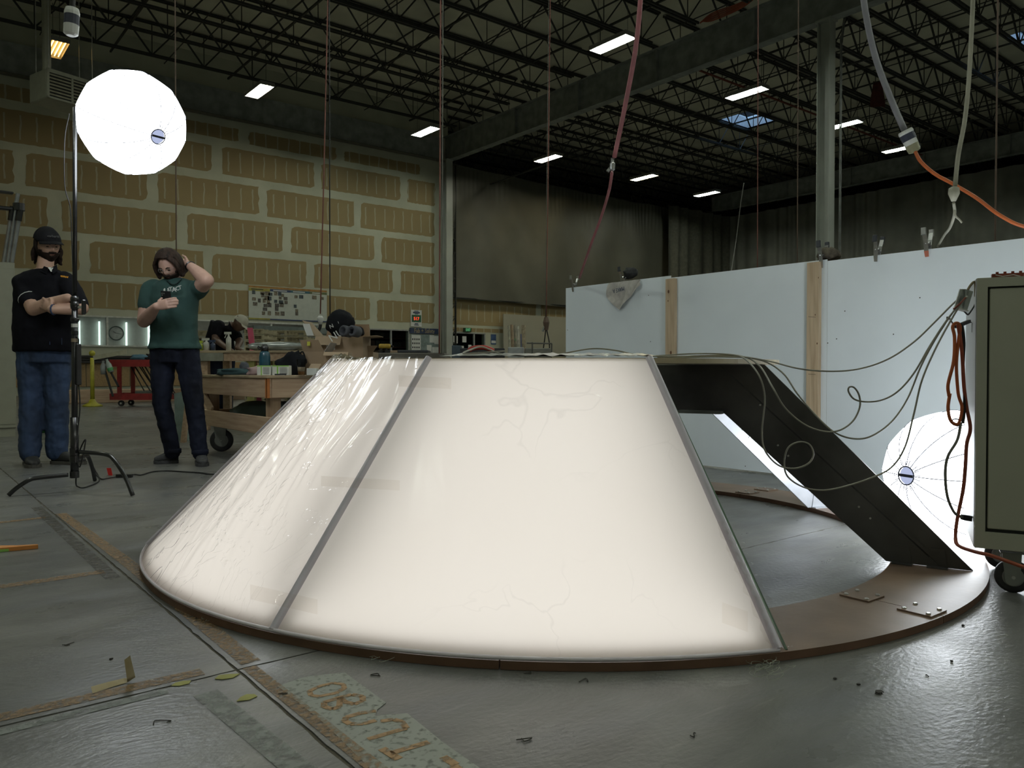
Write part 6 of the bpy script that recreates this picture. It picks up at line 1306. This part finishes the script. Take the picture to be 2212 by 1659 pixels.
for k in range(34):
    a = math.pi*(.98 + .92*random.random()); a0_ = V((math.cos(a)*.078, math.sin(a)*.088*.9, random.uniform(-.03, .02))); p0 = H1.P(*a0_); p2_ = H1.P(a0_.x*1.25, a0_.y*1.15 - .01, -.09 - random.uniform(0, .05)); p3 = p2_ + V((random.uniform(-.012, .012), random.uniform(-.012, .012), -random.uniform(.0, .03)))
    hb.tube(spline([p0, p0.lerp(p2_, .5) + V((random.uniform(-.014, .014), random.uniform(-.014, .014), 0)), p2_, p3], 4), [.013, .013, .014, .014, .014, .014, .013, .012, .011, .010, .008, .005, .003], 6)
fuse(hb.build('long_hair', hair, m1, smooth=True), .006, .006, .02, 1)
hat = MB()
def dome(u, v): a = v*math.pi/2*.98; t = u*2*math.pi; return H1.P(math.cos(t)*math.sin(a)*.088, -.012 + math.sin(t)*math.sin(a)*.106, .044 + math.cos(a)*.098 + (-.012 if math.sin(t) > 0 else .0)*math.sin(a))
hat.grid(dome, 28, 12); ho = hat.build('cap', capm, m1, smooth=True); ho.modifiers.new('Solidify', 'SOLIDIFY').thickness = .004
def brim(u, v): t = math.pi*(.13 + .74*u); r = v; return H1.P(math.cos(t)*(.086 + .004*r), .012 + math.sin(t)*(.075 + .082*r), .046 - .008*r - .016*math.cos(t)**2 - .008*r*r)
bo = MB().grid(brim, 18, 5).build('cap_brim', capm, ho, smooth=True); bo.modifiers.new('Solidify', 'SOLIDIFY').thickness = .004
text('cap_lettering', 'carhartt', .026, frame(H1.P(-.004, .091, .082), H1.M @ V((-1, 0, 0)), H1.M @ V((0, -.45, 1))), mat('cap_letters', (.10, .10, .10), .7), ho, .003)
q = zp(38, D1-.05, .98); MB().box(*[(q - V((.016, .004, .11)))[:], (q + V((.016, .004, 0)))[:]]).build('badge_card', mat('clear_badge', (.5, .52, .5), .3), m1)
# ---------------- man in green with phone
D2 = 6.20
def p2(x, y, d=0): return aD(x, y, D2 + d)
m2 = thing('person', 'man in green T-shirt and dark jeans looking at his phone, hand behind head', 'person', V((*(fl(395, 1002)[:2]), 0)))
H2 = Head(p2(366, 574, -.03), R*-.06 - F*.80 - UPZ*.56, UPZ*.80 - F*.55 - R*.10, .98)
b = MB(); H2.skull(b); limb(b, [H2.P(0, -.03, -.04), p2(376, 598, .03), p2(378, 618, .04)], [.056, .058, .070])
T2 = [(602, 378, .080, .07, .03), (610, 378, .150, .09, .02), (620, 377, .185, .108, .01), (645, 376, .190, .125, 0), (680, 376, .178, .125, 0), (715, 376, .182, .122, 0), (740, 377, .19, .122, 0)]
torso(b, D2, [(y, c, hw*.92, hd*.9, dd) for y, c, hw, hd, dd in T2])
RS2, RE2, RW2 = p2(324, 625, 0), p2(311, 694, -.05), p2(338, 662, -.315); LS2, LE2, LW2 = p2(425, 628, .02), p2(447, 606, -.13), p2(407, 571, .03)
limb(b, [RS2, RS2.lerp(RE2, .5), RE2], [.060, .060, .052]); limb(b, [RE2, RE2.lerp(RW2, .4), RW2], [.052, .052, .031]); hand(b, RW2, R*.93 + UPZ*.22 - F*.10, F*1.0 + R*.1, .50, 1, .9, 1.05)
limb(b, [LS2, LS2.lerp(LE2, .5), LE2], [.062, .060, .055]); limb(b, [LE2, LE2.lerp(LW2, .35), LW2], [.054, .054, .030]); hand(b, LW2, p2(388, 568, .10) - LW2, -F*.8 - R*.2, .45, 1, .3, 1.0)
LEG2 = [([zp(353, D2, .92), zp(349, D2-.04, .49), zp(372, D2+.0, .09)], [.09, .058, .042]), ([zp(401, D2, .92), zp(419, D2-.05, .49), zp(431, D2-.06, .09)], [.09, .058, .042])]
for P, r_ in LEG2: limb(b, P, r_)
loft(b, [(zp(377, D2, .84), R*.155, F*.10), (zp(377, D2, .96), R*.17, F*.11)], 20)
fuse(b.build('body', skin2, m2, smooth=True), .0062, sm=3)
s2 = MB(); torso(s2, D2, T2[0:] + [(750, 377, .208, .135, 0), (754, 377, .208, .135, 0)]); limb(s2, [p2(334, 620, .01), RS2, RS2.lerp(RE2, .50)], [.068, .070, .072]); limb(s2, [p2(412, 624, .01), LS2, LS2.lerp(LE2, .35)], [.070, .074, .072])
fuse(s2.build('t_shirt', greencloth, m2, smooth=True), .009, .017, .11, 5)
MB().tube(spline([p2(361, 606, -.075), p2(370, 613, -.105), p2(380, 613, -.10), p2(392, 602, -.05)], 5), .006, 6).build('neckband', mat('dark_green_rib', (.010, .030, .028), .85), m2)
for s, x, y, sz, rt in (('J', 354, 629.5, .040, .0), ('U', 359.5, 629, .050, .05), ('S', 364.5, 627, .036, .1), ('T', 369, 626, .048, .12), ('A', 376, 627, .052, .1), ('C', 383, 624.5, .044, .15), ('T', 389, 622.5, .044, .2)):
    text('shirt_lettering', s, sz, frame(p2(x, y-1, -.152 if x > 372 else -.170), R*math.cos(rt) + UPZ*math.sin(rt), UPZ*math.cos(rt) - R*math.sin(rt)), lt, m2, .003)
jeans(m2, LEG2, 377, D2, denim2, ([.100, .092, .070, .066, .058], [.100, .092, .072, .068, .062]), waist=(.175, .12))
for P in (LEG2[0][0], LEG2[1][0]): MB().lathe(P[2] - UPZ*.008, UPZ, [(0, .060), (.003, .064), (.035, .064), (.038, .060)], 18).build('jeans_cuff', denim2, m2, smooth=True)
shoe(m2, zp(384, D2+.06, 0), zp(331, D2-.02, 0), shoe2, shoe2, .046); shoe(m2, zp(431, D2+.06, 0), zp(437, D2-.21, 0), shoe2, shoe2, .046)
ph = thing('phone', 'dark phone held up by the man in green', 'phone', p2(358, 648, -.30)); M = frame(p2(360, 648, -.292), R*1 + UPZ*-.05, UPZ*.9 - F*.35 + R*.08)
MB().bbox((-.037, -.062, -.004), (.037, .070, .005), .003, M).build('phone_body', mat('phone_black', (.012, .012, .015), .25, spec=.6), ph); MB().bbox((-.032, .030, .005), (.0, .062, .008), .002, M).build('camera_bump', blackm, ph)
for q in ((-.024, .053), (-.010, .053), (-.024, .040)): MB().lathe(M @ V((*q, .008)), M.to_3x3() @ V((0, 0, 1)), [(0, .005), (.002, .005)], 10).build('lens', chrome, ph)
face(H2, m2, mat('clear_spectacles', (.45, .45, .42), .2, .3), dn=.006)
H2.patch('beard', lambda x, y, z: .009 if (y > -.2 and z < -.18 and not (y > .5 and (x/.20)**2 + ((z+.475)/.05)**2 < 1) and not (z > -.34 and abs(x) < .75 and y > .3 and not (abs(x) < .36 and z < -.27)) and (abs(x) > .62 or z < -.27)) else None, hair2, m2, .010, seed=5)
H2.patch('hair', lambda x, y, z: .020 if (z > .50 + .30*max(0, y)) or (y < .28 and z > -.50 and (abs(x) > .55 or y < 0)) else None, hair2, m2, .022, seed=2)
hb = MB(); random.seed(31)
for k in range(44):
    sx = 1 if k % 2 else -1; a = random.uniform(-.3, 1.0); top = H2.P(sx*random.uniform(.005, .05), .045 - a*.05, .118); mid = H2.P(sx*.088, .045 - a*.075, .045); low = H2.P(sx*.094, .030 - a*.08, -.055 - random.uniform(0, .02)); tip = H2.P(sx*(.090 + random.uniform(-.01, .02)), .015 - a*.08, -.075 - random.uniform(0, .02))
    hb.tube(spline([top, mid, low, tip], 4), [.010]*8 + [.010, .009, .008, .006, .003], 6)
fuse(hb.build('long_hair', hair2, m2, smooth=True), .006, .006, .02, 1)
q = LW2.lerp(LE2, .10); ax_ = (LE2-LW2).normalized(); a_ = ax_.cross(F).normalized(); b_ = ax_.cross(a_); MB().tube([q + (a_*math.cos(i*.45) + b_*math.sin(i*.45))*.035 for i in range(14)], .007, 6, closed=True).build('wrist_band', blackm, m2)
# ---------------- bending worker in the background
D3 = 10.75
def p3(x, y, d=0): return aD(x, y, D3 + d)
m3 = thing('person', 'worker in black T-shirt and pale cap bending over the further bench', 'person', zp(482, D3 + .2, 0))
H3 = Head(p3(519, 699, -.08), R*.80 - F*.15 - UPZ*.62, UPZ*.75 + R*.60, 1.0)
b = MB(); H3.skull(b, 28, 20); limb(b, [H3.P(0, -.03, -.04), p3(505, 706, 0)], [.055, .07])
hips, waist, chest, neck = zp(478, D3+.2, .95), p3(474, 735, .12), p3(487, 705, .03), p3(504, 702, 0)
loft(b, [(hips, R*.17, F*.12), (waist, R*.17, F*.13), (chest, R*.17 - UPZ*.08, F*.19), (neck, UPZ*.09 - R*.05, F*.10)], 20)
a3 = [p3(470, 703, -.17), p3(465, 733, -.22), p3(489, 751, -.38)]; c3 = [p3(503, 712, .12), p3(518, 738, .05), p3(512, 752, -.25)]
for q in (a3, c3): limb(b, q, [.06, .050, .032]); hand(b, q[2], R*.8 - UPZ*.3, -UPZ, .4, 1)
L3 = [([hips - R*.10, zp(474, D3+.22, .5), zp(474, D3+.26, .09)], [.09, .06, .045]), ([hips + R*.10, zp(492, D3+.22, .5), zp(492, D3+.26, .09)], [.09, .06, .045])]
for P, r_ in L3: limb(b, P, r_)
fuse(b.build('body', skin3, m3, smooth=True), .010, sm=2)
s3 = MB(); loft(s3, [(hips + UPZ*.0, R*.19, F*.14), (waist, R*.20, F*.15), (chest, R*.19 - UPZ*.09, F*.21), (neck, UPZ*.10 - R*.05, F*.12)], 20); limb(s3, [chest - R*.05 - F*.1, a3[0], a3[0].lerp(a3[1], .55)], [.08, .075, .07]); limb(s3, [c3[0], c3[0].lerp(c3[1], .6)], [.075, .072])
fuse(s3.build('t_shirt', blackcloth, m3, smooth=True), .012, .015, .1, 3)
j = MB()
for P, r_ in L3: limb(j, P, [.10, .075, .065])
fuse(j.build('trousers', denim2, m3, smooth=True), .014, 0, .1, 2)
for dx in (-.10, .10): q = hips + R*dx; shoe(m3, V((q.x, q.y, 0)) + F*.14, V((q.x, q.y, 0)) - F*.13, shoe1, sole, .046)
cm = mat('cream_cap', (.42, .40, .32), .8)
MB().grid(lambda u, v: H3.P(math.cos(u*2*math.pi)*math.sin(v*1.54)*.090, -.01 + math.sin(u*2*math.pi)*math.sin(v*1.54)*.106, .018 + math.cos(v*1.54)*.105), 24, 10).build('cap', cm, m3, smooth=True)
MB().grid(lambda u, v: H3.P(math.cos(math.pi*(.15+.7*u))*.088, .01 + math.sin(math.pi*(.15+.7*u))*(.08 + .075*v), .022 - .02*v), 12, 3).build('cap_brim', cm, m3, smooth=True)
MB().lathe(H3.P(.07, -.06, .07), H3.M @ V((1, -.6, .6)), [(0, .008), (.004, .006)], 8).build('cap_mark', dark_joint, m3)
